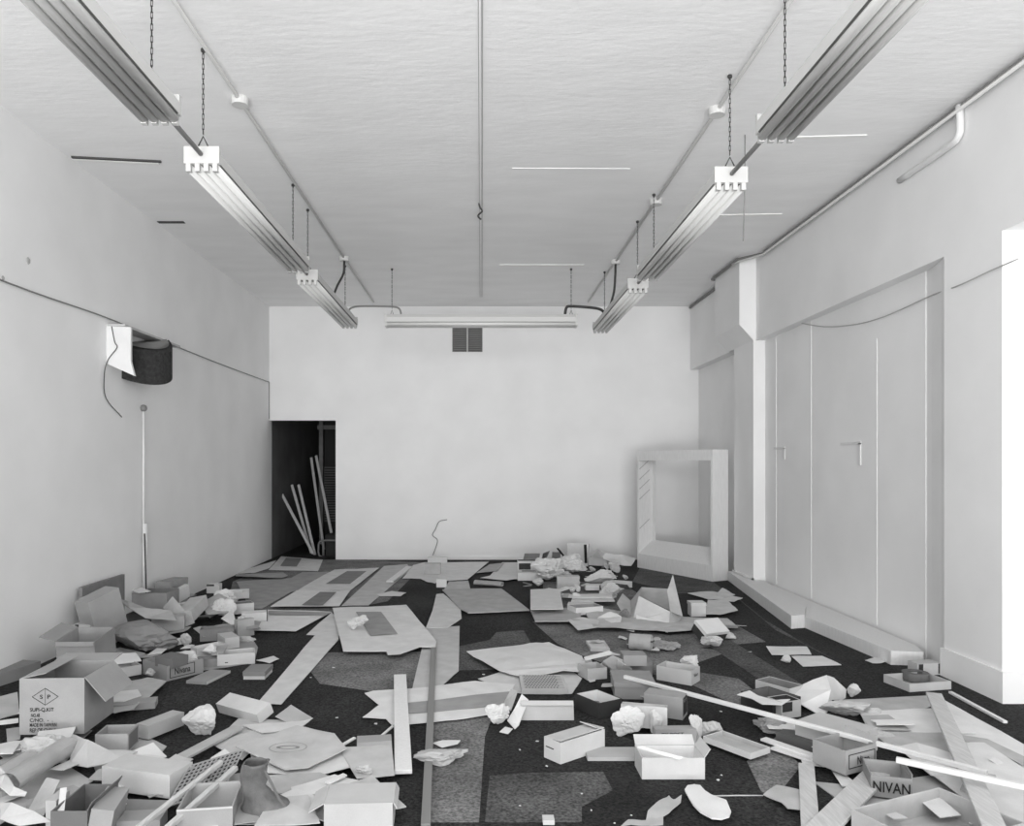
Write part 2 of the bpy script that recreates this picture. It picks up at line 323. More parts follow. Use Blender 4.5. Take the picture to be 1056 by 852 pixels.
# vent grille on back wall
v = empty('vent_grille', (W(481, 362, YB).x, YB, W(481, 362, YB).z), 'dark louvred vent grille high on the back wall', 'vent')
a = W(466.5, 363, YB); c2 = W(497.5, 337, YB)
box('frame', a.x, c2.x, YB - .012, YB, a.z, c2.z, M['mid_metal'], v)
xm = (a.x + c2.x) / 2
for x0, x1 in ((a.x, xm - .01), (xm + .01, c2.x)):
    b = bmesh.new()
    for i in range(12):
        z = a.z + (c2.z - a.z) * (i + .5) / 12; slab(b, Vector((x0, YB - .02, z)), X_, Vector((0, .8, .6)), Vector((0, -.6, .8)), .008, x1 - x0 - .008, -.012, .012, 0, .004)
    part('louvre', b, M['grille'], v)
box('divider', xm - .008, xm + .008, YB - .035, YB - .01, a.z, c2.z, M['pipe'], v)
tag(tubeobj('loose_wire', curve([W(461, 536, YB - .03), W(453, 538, YB - .03), W(449, 546, YB - .04), W(446, 552, YB - .03), W(451, 557, YB - .04), W(449, 566, YB - .05), W(446, 573, YB - .08)], 5), .006, M['mid_metal']), 'thin crooked wire sticking out of the back wall near the floor', 'wire')
# black shelf and leftovers in passage
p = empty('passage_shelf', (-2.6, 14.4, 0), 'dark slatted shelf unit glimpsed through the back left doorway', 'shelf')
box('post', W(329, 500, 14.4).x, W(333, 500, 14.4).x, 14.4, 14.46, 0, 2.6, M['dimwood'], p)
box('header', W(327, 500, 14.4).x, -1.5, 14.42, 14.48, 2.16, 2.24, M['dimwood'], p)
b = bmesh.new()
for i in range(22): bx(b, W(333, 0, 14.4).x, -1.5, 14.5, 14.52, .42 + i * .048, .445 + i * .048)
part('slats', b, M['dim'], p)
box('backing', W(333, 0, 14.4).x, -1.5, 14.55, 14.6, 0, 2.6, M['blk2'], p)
t = empty('metal_cart', (-2.45, 12.7, 0), 'black box with pale tubular frame standing in the doorway', 'cart')
Y0 = 12.5; q = lambda px, py: W(px, py, Y0)
tubeobj('tube_frame', curve([q(352, 557.5), q(334, 557.5), q(329, 560), q(328.5, 566), q(328.5, 570), q(332, 574.5), q(352, 575)], 4), .016, M['dimwood'], t)
tubeobj('tube_frame', [q(333.5, 559), q(333.5, 573)], .02, M['dimwood'], t)
box('cart_body', q(335, 0).x, -1.9, 12.56, 12.9, .005, .35, M['blk2'], t)
for i, (a, c_, z0, lab) in enumerate([((291, 510, 12.9), (323, 571, 12.5), .02, 'pale batten leaning low at the left of the doorway'), ((301, 500, 13.2), (317, 556, 13.0), .02, 'short pale batten leaning second in the doorway'),
      ((308, 500, 13.2), (322, 560, 12.8), .02, 'pale batten leaning third in the doorway'), ((326, 470, 13.6), (343, 556, 12.9), .03, 'long pale batten leaning nearest the right jamb of the doorway'), ((321, 472, 13.9), (331, 545, 13.6), .025, 'long dim batten leaning at the back of the passage')]):
    A, C = W(*a), W(*c_)
    if C.z > .05 and i != 0:
        d = (C - A).normalized(); C = C + d * (C.z / -d.z) if d.z < -.1 else C
    d = (C - A); L = d.length; d.normalize(); u = d.cross(Y_).normalized(); vv = d.cross(u)
    b = bmesh.new(); slab(b, A, d, u, vv, 0, L, -.022, .022, -.01, .01); tag(part('leaning_batten', b, M['wood']), lab, 'batten', 'battens leaning in the doorway')

# ---- display case frame by the back right corner
dc = empty('display_case', (2.75, 10.6, 0), 'white painted open wooden display case standing in the back right corner', 'cabinet')
P0 = Vector((2.30, 11.2, 0)); P1 = Vector((2.985, 9.84, 0)); u = (P1 - P0); L = u.length; u.normalize(); v = Vector((-u.y, u.x, 0)); hh = 1.70
if v.x < 0: v = -v
dd = .27
def cs(name, *a, m='paint_wood'):
    b = bmesh.new(); slab(b, P0, u, v, Z_, *a); return part(name, b, M[m], dc)
cs('side_panel', 0, .03, 0, dd, 0, hh); cs('side_panel', L - .03, L, 0, dd, 0, hh)
cs('top_board', .03, L - .03, 0, dd, hh - .03, hh); cs('fascia', .03, L - .03, 0, .02, hh - .14, hh - .03)
cs('kick_board', .03, L - .03, 0, .02, 0, .19); b = bmesh.new(); slab(b, P0 + Z_ * .19, u, (v * .27 + Z_ * .19).normalized(), Z_, .03, L - .03, -.005, .325, 0, .02); part('deck', b, M['paint_wood'], dc)
cs('back_rail', .03, .09, dd - .02, dd, .245, hh - .03); cs('back_rail', .09, L - .03, dd - .02, dd, hh - .12, hh - .03)
for i, z in enumerate((.55, .98, 1.13, 1.27, 1.42)):
    b = bmesh.new(); slab(b, P0 + Z_ * z, u, (v + Z_ * .75).normalized(), Z_, .0295, .033, .02, .25, 0, .012); part('shelf_groove', b, M['gap'], dc)
# ---- low boxed ledge along right wall: two loose lengths
b = bmesh.new(); prism(b, [(2.86, 7.04), (3.0, 7.08), (3.20, 7.52), (3.41, 9.19), (3.26, 9.19), (3.26, 9.95), (3.22, 9.95)], 0, .12)
tag(part('ledge_board', b, M['paint_wood']), 'white boxed ledge skewed off the right wall, the farther length', 'ledge')
b = bmesh.new(); prism(b, [(3.003, 7.08), (3.10, 5.78), (3.33, 5.75), (3.40, 6.0), (3.418, 8.9), (3.395, 8.9), (3.255, 7.9), (3.202, 7.52)], 0, .105)
tag(part('ledge_board', b, M['paint_wood']), 'white boxed ledge along the right wall, the nearer length below the recess', 'ledge')

# ================================================================ LITTER ON THE FLOOR
# worn patches and old adhesive that belong to the carpet
FLOOR = bpy.data.objects['floor']
def patch(pts, m, z=.0012):
    b = bmesh.new(); vs = [b.verts.new(G(x, y, z)) for x, y in pts]; f = b.faces.new(vs)
    if f.normal.z < 0: f.normal_flip()
    r = bmesh.ops.extrude_face_region(b, geom=[f]); bmesh.ops.translate(b, verts=[v for v in r['geom'] if isinstance(v, bmesh.types.BMVert)], vec=(0, 0, -.001))
    part('worn_patch', b, m, FLOOR)
patch([(549, 641), (605, 641), (650, 648), (690, 655), (760, 645), (790, 662), (720, 668), (752, 672), (700, 690), (762, 700), (790, 722), (760, 728), (700, 700), (640, 690), (600, 676), (575, 664)], M['adh2'])
patch([(452, 671), (505, 660), (512, 652), (540, 650), (548, 664), (520, 690), (452, 692)], M['adh'], .0011)
patch([(470, 742), (508, 738), (500, 760), (494, 848), (440, 848), (444, 745)], M['adh2'])
patch([(545, 797), (622, 796), (632, 815), (600, 832), (600, 848), (500, 848), (505, 800)], M['adh'])
patch([(335, 673), (440, 672), (428, 708), (405, 716), (330, 705), (318, 690)], M['adh2'], .0011)
patch([(770, 785), (800, 760), (826, 790), (800, 822), (785, 816)], M['adh2'])
patch([(722, 660), (745, 655), (850, 720), (840, 730), (800, 712)], M['adh'], .0014)
patch([(660, 585), (735, 600), (752, 612), (700, 612), (652, 600)], M['adh'], .0013)
patch([(290, 577), (346, 577), (440, 580), (400, 620), (300, 640), (262, 640), (225, 660), (240, 600)], M['adh2'], .001)
patch([(560, 600), (640, 600), (700, 640), (650, 650), (560, 645)], M['adh2'], .001)
patch([(740, 600), (800, 650), (900, 700), (880, 690), (830, 664), (790, 640)], M['adh'], .0016)

LAY = [0]
def surf(name, pts, m, z, th, amp, parent=None, cuts=3, seed=0, smooth=False):
    LAY[0] += 1; z0 = z + LAY[0] % 7 * .0006
    b = bmesh.new(); vs = [b.verts.new(G(p[0], p[1], (p[2] if len(p) > 2 else z0))) for p in pts]
    f = b.faces.new(vs)
    f.normal_update()
    if f.normal.z < 0: f.normal_flip()
    bmesh.ops.triangulate(b, faces=b.faces[:])
    for _ in range(2):
        if cuts: bmesh.ops.subdivide_edges(b, edges=b.edges[:], cuts=1 if cuts < 3 else 2, use_grid_fill=True)
    for v in b.verts:
        d = noise.noise(v.co * 2.6 + Vector((seed, seed * 2, LAY[0] * .37))) * amp * 1.6 + noise.noise(v.co * 9 + Vector((seed, 3, 1))) * amp * .7
        v.co.z = max(.0025 + th if not parent else z, v.co.z + abs(d))
    fs = b.faces[:]
    r = bmesh.ops.extrude_face_region(b, geom=fs)
    bmesh.ops.translate(b, verts=[v for v in r['geom'] if isinstance(v, bmesh.types.BMVert)], vec=(0, 0, -th))
    return part(name, b, m, parent, smooth)
def sheet(label, pts, m='c3', z=.008, th=.004, stripes=(), amp=.006, cat='cardboard', name='cardboard_sheet', group=None, cuts=2):
    o = surf(name, pts, M[m], z, th, amp, cuts=cuts)
    tag(o, label, cat, group)
    for sp, sm in stripes:
        s = surf('stripe', sp, M[sm], z + amp * .9 + .005, .0015, 0, parent=o, cuts=0)
    return o
def scrap_sheet(*a, **k): k.setdefault('name', 'paper_sheet'); k.setdefault('cat', 'paper'); k.setdefault('th', .002); return sheet(*a, **k)
def carton(label, A, B, d, h, z=.004, m='w1', inner=None, tilt=0, yaw=0, open_=True, flaps=(), texts=(), rim=None, name='shoe_box', cat='box', group=None, t=.005, lid=None, band=None, floor_m=None, C=None, roll=0):
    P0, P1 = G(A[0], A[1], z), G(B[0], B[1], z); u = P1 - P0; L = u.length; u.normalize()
    pre = 'b_' if P0.y < 6.3 else ''  # near boxes take darker tones to even out light falloff with distance
    if C: d = (G(C[0], C[1], z) - P1).dot(Vector((-u.y, u.x, 0)))
    v = Vector((-u.y, u.x, 0)) * (1 if d > 0 else -1); d = abs(d); w = Vector((0, 0, 1))
    if tilt:
        rt = Matrix.Rotation(R(tilt), 3, u); v = rt @ v; w = rt @ w
    if roll:
        rt = Matrix.Rotation(R(roll), 3, v); u = rt @ u; w = rt @ w
    cen = P0 + u * L / 2 + v * d / 2
    multi = flaps or texts or lid or band
    root = empty(name, (cen.x, cen.y, z), label, cat, group) if multi else None
    b = bmesh.new()
    slab(b, P0, u, v, w, 0, L, 0, d, 0, t)
    if open_:
        slab(b, P0, u, v, w, 0, L, 0, t, t, h); slab(b, P0, u, v, w, 0, L, d - t, d, t, h)
        slab(b, P0, u, v, w, 0, t, t, d - t, t, h); slab(b, P0, u, v, w, L - t, L, t, d - t, t, h)
    else:
        slab(b, P0, u, v, w, 0, L, 0, d, t, h)
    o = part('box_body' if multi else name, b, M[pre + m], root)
    if inner: # lining sheets are a part
        b = bmesh.new(); e = .0012
        slab(b, P0, u, v, w, t, L - t, t, t + e, t, h - .002); slab(b, P0, u, v, w, t, L - t, d - t - e, d - t, t, h - .002)
        slab(b, P0, u, v, w, t, t + e, t, d - t, t, h - .002); slab(b, P0, u, v, w, L - t - e, L - t, t, d - t, t, h - .002); slab(b, P0, u, v, w, t, L - t, t, d - t, t, t + e)
        if root is None: tag(o, label, cat, group); root = o
        part('lining', b, M[inner], root)
    for e, ln, ang in flaps:
        a = R(ang); b = bmesh.new()
        if e == 'f': slab(b, P0 + w * h, u, (-v * math.cos(a) + w * math.sin(a)), (w * math.cos(a) + v * math.sin(a)), .002, L - .002, 0, ln, 0, .004)
        if e == 'b': slab(b, P0 + v * d + w * h, u, (v * math.cos(a) + w * math.sin(a)), (w * math.cos(a) - v * math.sin(a)), .002, L - .002, 0, ln, 0, .004)
        if e == 'l': slab(b, P0 + w * h, (-u * math.cos(a) + w * math.sin(a)), v, (w * math.cos(a) + u * math.sin(a)), 0, ln, .002, d - .002, 0, .004)
        if e == 'r': slab(b, P0 + u * L + w * h, (u * math.cos(a) + w * math.sin(a)), v, (w * math.cos(a) - u * math.sin(a)), 0, ln, .002, d - .002, 0, .004)
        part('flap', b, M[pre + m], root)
    if band:     # contrasting end label: (face, x0, x1, z0, z1, material)
        for face, x0, x1, z0, z1, bm_ in band:
            b = bmesh.new(); e = .0015
            if face == 'f': slab(b, P0, u, v, w, x0 * L, x1 * L, -e, 0, z0 * h, z1 * h)
            if face == 'r': slab(b, P0, u, v, w, L, L + e, x0 * d, x1 * d, z0 * h, z1 * h)
            if face == 'l': slab(b, P0, u, v, w, -e, 0, x0 * d, x1 * d, z0 * h, z1 * h)
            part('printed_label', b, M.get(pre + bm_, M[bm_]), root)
    for face, s, cx, cz_, wd_, *hh_ in texts:
        hh_ = hh_[0] if hh_ else None
        if face == 'f': text(root, s, P0 + u * cx * L + w * cz_ * h, u, w, wd_, h=hh_, off=.003)
        if face == 'r': text(root, s, P0 + u * L + v * cx * d + w * cz_ * h, v, w, wd_, h=hh_, off=.003)
        if face == 'l': text(root, s, P0 + v * cx * d + w * cz_ * h, -v, w, wd_, h=hh_, off=.003)
    if lid:
        b = bmesh.new(); lt, la = lid; slab(b, P0 + w * h, u, v, w, -.004, L + .004, -.004, d + .004, .001, .006)
        for q in ((-.004, 0, -.004, d + .004), (L, L + .004, -.004, d + .004), (0, L, -.004, 0), (0, L, d, d + .004)): slab(b, P0 + w * h, u, v, w, *q, -.025, .001)
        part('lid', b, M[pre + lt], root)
    if root is None: tag(o, label, cat, group)
    return root or o, (P0, u, v, w, L, d, h)
def crumple(label, c, wpx, hpx, m='tissue', z=.0, seed=1, depth=.7, name='crumpled_paper', cat='paper', group=None, rot=0, amp=.45, sub=4):
    P = G(c[0], c[1], z); s = P.y / FPX; a, hh = wpx * s / 2, hpx * s / 2
    rd = random.Random(int(seed * 97)); pl = []
    for _ in range(11 if sub < 4 else 17):
        n = Vector((rd.gauss(0, 1), rd.gauss(0, 1), rd.gauss(0, 1))).normalized(); pl.append((n, rd.uniform(.45, .95)))
    b = bmesh.new(); bmesh.ops.create_icosphere(b, subdivisions=sub, radius=1)
    for v in b.verts:
        n = v.co.normalized(); r = 1.15
        for q, d in pl:
            k = n.dot(q)
            if k > .05: r = min(r, d / k)
        q = n * 2.1 + Vector((seed * 3.1, seed * 1.7, seed)); r -= amp * (1 - min(1, 4.5 * abs(noise.noise(q)))) * .45       # sharp valley creases
        q = n * 3.6 + Vector((seed, seed * 2.7, 5)); r += amp * .16 * noise.noise(q)
        v.co = n * max(.25, r)
    zmn = min(v.co.z for v in b.verts); zmx = max(v.co.z for v in b.verts); xm = max(abs(v.co.x) for v in b.verts)
    rm = Matrix.Rotation(R(rot), 3, 'Z')
    for v in b.verts:
        co = Vector((v.co.x / xm * a, v.co.y / xm * a * depth, (v.co.z - zmn) / (zmx - zmn) * 2 * hh)); v.co = rm @ co + P + Vector((0, a * depth * .5, 0))
    o = part(name, b, M.get(('b_' if P.y < 6.3 else '') + m, M[m])); return tag(o, label, cat, group)  # near wads likewise get the tone darkened against the stronger light
def stick(label, A, B, wid, th, m='wood', name='batten', cat='batten', group=None):
    P0, P1 = G(*A), G(*B); u = P1 - P0; L = u.length; u.normalize(); v = Vector((-u.y, u.x, 0)).normalized(); w = u.cross(v)
    b = bmesh.new(); slab(b, P0, u, v, w, 0, L, -wid / 2, wid / 2, -th / 2, th / 2)
    bmesh.ops.bevel(b, geom=b.edges[:], offset=min(wid, th) * .12, segments=1, affect='EDGES')
    return tag(part(name, b, M[m]), label, cat, group)
def roll(label, A, B, r, m='w1', name='paper_roll', cat='paper', flat=.6):
    P0, P1 = G(*A), G(*B); u = (P1 - P0); L = u.length; u.normalize(); v = Vector((-u.y, u.x, 0)).normalized()
    b = bmesh.new(); n = 22; rings = []
    for i in range(9):
        ring = []
        for k in range(n):
            t = 2 * math.pi * k / n; rr = r * (1 + .12 * noise.noise(Vector((i * .6, math.cos(t), math.sin(t)))))
            ring.append(b.verts.new(P0 + u * L * i / 8 + v * math.cos(t) * rr + Z_ * (r * flat + math.sin(t) * rr * flat)))
        rings.append(ring)
    for i in range(8):
        for k in range(n - 1): b.faces.new((rings[i][k], rings[i][k + 1], rings[i + 1][k + 1], rings[i + 1][k]))
    bmesh.ops.solidify(b, geom=b.faces[:], thickness=.003)
    return tag(part(name, b, M[m], None, False), label, cat)

# ---------------------------------------------------------------- flat sheets, back to front
scrap_sheet('pale sheet with a dark square at the foot of the left wall by the doorway', [(290, 574), (333, 577.5), (328, 589), (277, 588)], 'c4', stripes=[([(295, 575.4), (311, 576), (306, 584), (289, 583.6)], 'g1')])
scrap_sheet('narrow pale sheet lying against the left wall before the doorway', [(252, 588), (285, 578), (278, 586), (262, 591), (245, 592)], 'c4')
sheet('grey cardboard flat over the black gap left of the doorway sheets', [(243, 592.5), (292, 590.5), (297, 594), (290, 596), (243, 594.5)], 'c1', z=.03)
sheet('dull grey cardboard lying in the strewn stretch before the doorway', [(244, 600), (300, 596), (312, 590), (345, 590), (331, 604), (300, 611), (270, 628), (258, 628), (250, 612)], 'c1', z=.006)
sheet('pale sheet with a grey block, the farther of the two-block pair before the doorway', [(345, 587.5), (391, 586), (361, 609), (307, 609), (322, 600)], 'c4', z=.015, stripes=[([(358, 589), (378, 589), (361, 602), (336, 602)], 'g1')])
sheet('pale sheet with a grey block, the nearer of the two-block pair before the doorway', [(306, 609), (361, 609.5), (350, 625), (279, 625.5)], 'c5', z=.03, stripes=[([(330, 610.5), (347, 610.5), (333, 624), (311, 624)], 'g1')])
sheet('pale slant-edged sheet with a grey top strip beside the dark carpet', [(276, 629), (342, 631), (305, 651), (262, 650), (262, 643), (276, 641)], 'c5', z=.02, stripes=[([(277, 629.8), (340, 631.5), (335, 634.5), (277, 633.5)], 'c1')])
sheet('long pale runner slanting from the white square sheet down toward the camera', [(342, 632), (351, 641), (349, 660), (290, 727), (266, 725), (325, 655), (316, 654.5)], 'c4', z=.006)
sheet('dull runner leading from the white square sheet back to the wall', [(352, 625), (396, 584), (420, 582), (424, 587), (380, 624.5)], 'c3', z=.006)
stick('narrow pale board lying on the back runner', (402, 600, .03), (422, 584.5, .02), .09, .02, 'paint_wood', 'board', 'board')
scrap_sheet('torn wavy paper strip on the dark carpet beyond the white square sheet', [(388, 613), (404, 610), (419, 611.5), (413, 615), (392, 615)], 'w1', z=.012)
scrap_sheet('white sheet against the back wall under the crooked wire', [(415, 597), (426, 583), (438, 580), (453, 580), (455, 592), (449, 602), (440, 600), (434, 597)], 'w1', z=.01)
scrap_sheet('white sheet spread right of the crooked wire at the back wall', [(455, 580), (504, 579.5), (482, 598), (462, 599), (452, 597)], 'c5', z=.012)
carton('grey box lid standing at the back wall below the crooked wire', (437.5, 593), (454, 593), .12, .15, m='c2', open_=False)
carton('small white box before the grey lid below the crooked wire', (450, 606), (460.5, 606), .1, .10, m='w1', open_=False)
carton('flat white box pressed to the back wall behind the grey lid', (441, 581), (461, 581), .1, .09, m='w2', open_=False)
sheet('grey skewed cardboard on the white sheets at the middle of the back wall', [(505, 582), (520, 580.5), (513, 589), (491, 591)], 'c2', z=.02)
scrap_sheet('white sheet beside the back wall heap, left edge', [(518, 580), (540, 580), (536, 598), (505, 594)], 'w1', z=.01)
scrap_sheet('thin curled white paper in front of the back wall heap', [(495, 596), (515, 592, .05), (537, 596), (522, 599)], 'w2', z=.02)
roll('flattened white paper roll beyond the big grey sheet', (490, 603, .01), (518, 605, .01), .05, 'w1')
sheet('small dull sheet joined to the far side of the big grey sheet', [(463, 600), (483, 599), (485, 607.5), (458, 608)], 'c3', z=.01)
sheet('big plain grey cardboard sheet in the middle of the dark carpet', [(456, 608), (517, 607), (546, 629), (483, 632), (474, 627)], 'c2', z=.03, th=.012)
sheet('pale bent cardboard leaf left of the big grey sheet', [(450, 613), (457, 612), (475, 628), (476, 638), (463, 647), (439, 648), (446, 630)], 'c4', z=.015)
sheet('large white square sheet with a grey block in the left middle of the floor', [(343, 627.5), (419, 624), (450, 662), (449, 668), (420, 668), (400, 672), (354, 673)], 'c5', z=.03, amp=.01, stripes=[([(367, 631), (393, 631), (410, 653.5), (382, 655)], 'c1')])
crumple('white crumpled wrapper on the large square sheet', (368, 650), 24, 14, z=.04, seed=2, depth=.8)
scrap_sheet('torn white flap hanging off the near edge of the large square sheet', [(398, 671), (420, 666), (432, 668), (413, 675), (400, 676)], 'w1', z=.035)
sheet('see-through pale runner below the bent leaf, crossing to the striped sheet', [(440, 648), (474, 646), (473, 692), (450, 713), (425, 711)], 'c3', z=.006, th=.003)
sheet('long striped cardboard lying across the centre under the plank', [(376, 715), (385, 712.5), (440, 709), (490, 702.5), (531, 706), (522, 728), (505, 737), (470, 742), (430, 746), (404, 748), (398, 741), (374, 740), (391, 727)], 'c5', z=.012,
      stripes=[([(418, 725), (450, 722), (490, 716.5), (527, 713), (522, 725), (490, 730), (450, 734), (418, 736)], 'c1')])
stick('long dark metal strip running toward the camera from the striped sheet', (447, 668, .03), (439, 851, .03), .04, .01, 'mid_metal', 'metal_strip', 'strip')
stick('white painted plank lying across the striped sheet toward the camera', (412.5, 697, .045), (416, 796.5, .03), .085, .022, 'paint_wood', 'plank', 'plank')
sheet('big white creased sheet in the centre of the room', [(481, 673), (540, 665), (566, 663), (600, 677), (606, 688), (596, 694), (540, 698), (515, 693)], 'w1', z=.03, amp=.02)
o, f = carton('flattened carton printed with small brickwork lines in the centre', (538, 716), (586, 716), .35, .03, m='w1', open_=False, z=.01, name='carton')
b = bmesh.new(); P0, u, v, w, L, d, h = f
for r_ in range(9):
    y = .03 + r_ * .035; slab(b, P0 + v * y + Z_ * .03, u, v, Z_, .02, L - .02, 0, .004, 0, .0012)
    for q in range(11): x = .03 + (q + .5 * (r_ % 2)) * (L - .08) / 11; slab(b, P0 + v * y + Z_ * .03 + u * x, u, v, Z_, 0, .008, .004, .033, 0, .0012)
part('printed_lines', b, M['g1'], o)
sheet('pale stack of sheets left of the brickwork carton', [(493, 700), (530, 690), (590, 692), (600, 700), (590, 716), (540, 716), (520, 712)], 'c4', z=.006, amp=.008)
sheet('white board lying before the back heap, with sharp front corner', [(547, 608), (577, 607.5), (581, 628), (547, 629)], 'w1', z=.09, th=.006)
sheet('dull cardboard step under the white board before the back heap', [(547, 629), (600, 626), (598, 640), (552, 641)], 'c2', z=.04, th=.01)
sheet('torn pale cardboard with one dark hole in front of the back heap', [(585, 639), (600, 637, .05), (618, 640), (616, 647), (596, 650)], 'c4', z=.04)
sheet('broad pale sheet before the upturned carton', [(600, 625), (650, 632), (705, 640), (770, 646), (690, 652), (640, 649), (612, 648)], 'c3', z=.03, amp=.02)
for i, (pp, mm, lab) in enumerate([([(709, 612), (735, 610), (766, 617), (757, 621), (730, 618)], 'c4', 'thin jagged sheet before the display case, farthest of the torn ones'),
    ([(738, 614), (745, 607, .05), (758, 614), (748, 617)], 'c4', 'small peaked scrap before the display case'),
    ([(730, 620), (750, 619), (761, 630), (742, 634), (726, 634)], 'c4', 'pointed pale sheet right of the small upright white box'),
    ([(700, 637), (750, 638), (761, 647), (700, 649)], 'c3', 'dull pointed sheet behind the tipped black-lined box')]):
    sheet(lab, pp, mm, z=.02 + i * .004, amp=.012)
scrap_sheet('blank card on the bare right-hand carpet, farther one', [(790, 667), (832, 667.5), (837, 675), (796, 676)], 'c5', z=.008)
scrap_sheet('blank card on the bare right-hand carpet, nearer one', [(816, 677), (848, 676.5), (868, 686), (828, 687.5)], 'c5', z=.008)
crumple('small wad at the corner of the cards on the right-hand carpet', (811, 684), 9, 8, seed=5, sub=3)
# right-hand sheets
sheet('grey-edged cardboard below the tray of tape on the right', [(870, 722), (958, 717.5), (963, 728), (945, 734), (880, 736)], 'c2', z=.01)
sheet('pale cardboard with grey corner in the right foreground stack, uppermost', [(886, 734), (960, 731), (1000, 742), (1006, 756), (950, 756), (895, 754)], 'c5', z=.02, amp=.01, stripes=[([(888, 738), (916, 737), (940, 753.5), (898, 753)], 'c2')])
sheet('large pale cardboard reaching to the right edge of the litter', [(963, 718), (972, 722), (1056, 768), (1056, 852), (1000, 852), (960, 760)], 'c5', z=.008, amp=.01, stripes=[([(985, 757), (1018, 762), (1056, 780), (1056, 790), (1015, 768), (985, 763)], 'c2')])
sheet('grey cardboard wedge in the right foreground stack', [(896, 755), (974, 756), (985, 778), (950, 770), (915, 768)], 'c2', z=.035)
sheet('pale folded cardboard before the grey wedge in the right foreground', [(925, 770), (945, 766, .07), (990, 781, .05), (1005, 800), (960, 800)], 'c4', z=.04)
sheet('long white cardboard face rising under the diagonal plank', [(990, 766), (1015, 766), (1060, 795), (1060, 812), (998, 795)], 'w1', z=.03)
sheet('broad pale cardboard at the bottom right corner', [(962, 800), (992, 798), (1056, 815), (1056, 848), (1018, 840)], 'c4', z=.04)
sheet('cut cardboard piece left of the upright plank at the bottom right', [(787, 820), (801, 810), (827, 816), (830, 837), (812, 835), (806, 829)], 'c2', z=.02, amp=.01)
stick('thin white batten on the bare carpet at the foot of the right wall', (980, 714, .01), (1037, 745, .01), .025, .015, 'paint_wood')
stick('pale plank pointing from the tray of tape toward the camera', (963, 716, .10), (1026, 856, .12), .085, .02, 'wood', 'plank', 'plank')
stick('long thin white batten slanting across the right foreground boxes', (644, 698, .12), (1018, 797, .16), .026, .022, 'w2')
stick('second white batten ending above the printed boxes at the right edge', (924, 783.5, .18), (1062, 813, .16), .028, .024, 'w2')
stick('pale plank standing out at the left of the printed boxes', (831.5, 789, .03), (836, 858, .03), .072, .015, 'wood', 'plank', 'plank')
stick('pale plank crossing diagonally below the printed box', (905, 797, .05), (842, 860, .05), .11, .015, 'wood', 'plank', 'plank')
sheet('pale strip joining the upright plank and the printed box', [(826, 783), (860, 790), (878, 806), (890, 815), (868, 812), (856, 793), (828, 789)], 'c4', z=.015)

# ---------------------------------------------------------------- back wall heap
carton('small open white box with a black inside at the left of the back heap', (534, 588.5), (556, 588.5), .16, .13, z=.07, m='w1', inner='d1', band=[('f', .05, .6, .1, .75, 'd1')])
sheet('dark grey box lid tilted on top of the open black-lined box', [(539, 579, .165), (556, 579, .165), (557, 571, .24), (541, 571, .24)], 'g1', z=.16, name='box_lid', cat='lid')
sheet('cardboard flap leaning in the back heap beside the dark lid', [(557, 582, .10), (562, 580, .12), (567, 568, .36), (560, 571, .28)], 'c1', z=.1, amp=.004)
carton('tiny grey box on top of the back heap', (570, 582), (578, 582), .1, .17, z=.03, m='g1', open_=False)
stick('dark strip leaning atop the back heap', (575, 565.5, .34), (584, 577, .14), .03, .01, 'd1', 'strip', 'strip')
carton('large white carton end rising from the back heap against the wall', (584, 583), (606, 584), .05, .33, z=.02, m='w1', open_=False, tilt=-12, name='carton')
stick('dark upright edge strip behind the back heap', (604.5, 584, .01), (603.5, 562, .36), .04, .012, 'd1', 'strip', 'strip')
crumple('big wad of tissue in the left of the back heap', (567, 600), 40, 24, 'w1', z=.02, seed=3, depth=.7)
crumple('wad of tissue in the middle of the back heap', (590, 592), 34, 20, 'c5', z=.05, seed=8)
carton('long white box at the left foot of the back heap', (534, 599), (558, 599), .14, .10, z=.01, m='w1', open_=False)
carton('plain dull box at the centre front of the back heap', (575, 608), (597.5, 608), .13, .15, z=.01, m='c3', open_=False, lid=('c3', 0))
sheet('small peaked card like a roof at the right top of the back heap', [(608, 571, .22), (616, 566, .31), (624, 571, .22), (620, 575, .17), (611, 575, .17)], 'w1', z=.1)
carton('pale box under the peaked card of the back heap', (607, 583), (626, 584), .15, .12, z=.03, m='w1', open_=False)
sheet('white cardboard sheet sloping right from the back heap', [(622, 571, .22), (640, 572, .2), (656, 576, .13), (651, 584, .05), (641, 583, .06), (622, 577, .14)], 'w1', z=.1, amp=.01)
crumple('wad of dull paper at the right of the back heap', (633, 591), 17, 13, 'c4', z=.0, seed=10)
crumple('rounded white paper bag at the centre right of the back heap', (618, 602), 30, 14, 'w2', z=.06, seed=12, amp=.2)
crumple('dull crumpled sack right of the plain box in the back heap', (628, 618), 24, 18, 'c3', z=.02, seed=13, amp=.25, name='paper_sack', cat='sack')
sheet('white bracket-shaped cardboard frame right of the back heap', [(628, 598, .08), (652, 600, .06), (652, 606, .01), (649, 606), (647, 603), (628, 601, .06)], 'w2', z=.05)
carton('small white box behind the dull crumpled sack', (604, 609), (618, 609), .12, .06, z=.02, m='w2', open_=False)
for i, (x0, x1, y, lab) in enumerate([(587, 630, 613, 'farthest of the flattened pale strips before the sack'), (590, 632, 617, 'middle one of the flattened pale strips before the sack'), (586, 612, 621, 'nearest of the flattened pale strips before the sack')]):
    sheet(lab, [(x0, y), (x1, y - .5), (x1 + 2, y + 3), (x0 - 1, y + 3)], 'w1' if i != 1 else 'c4', z=.07 - i * .01, th=.01)
carton('white open box with grey inside in front of the back heap', (594, 635), (622, 633), .2, .075, z=.02, m='w2', inner='c1')
scrap_sheet('bright crumpled tissue before the open white box of the back heap', [(616, 637, .04), (630, 631, .10), (641, 639, .05), (640, 645, .03), (617, 645, .03)], 'w2', z=.03, amp=.03)
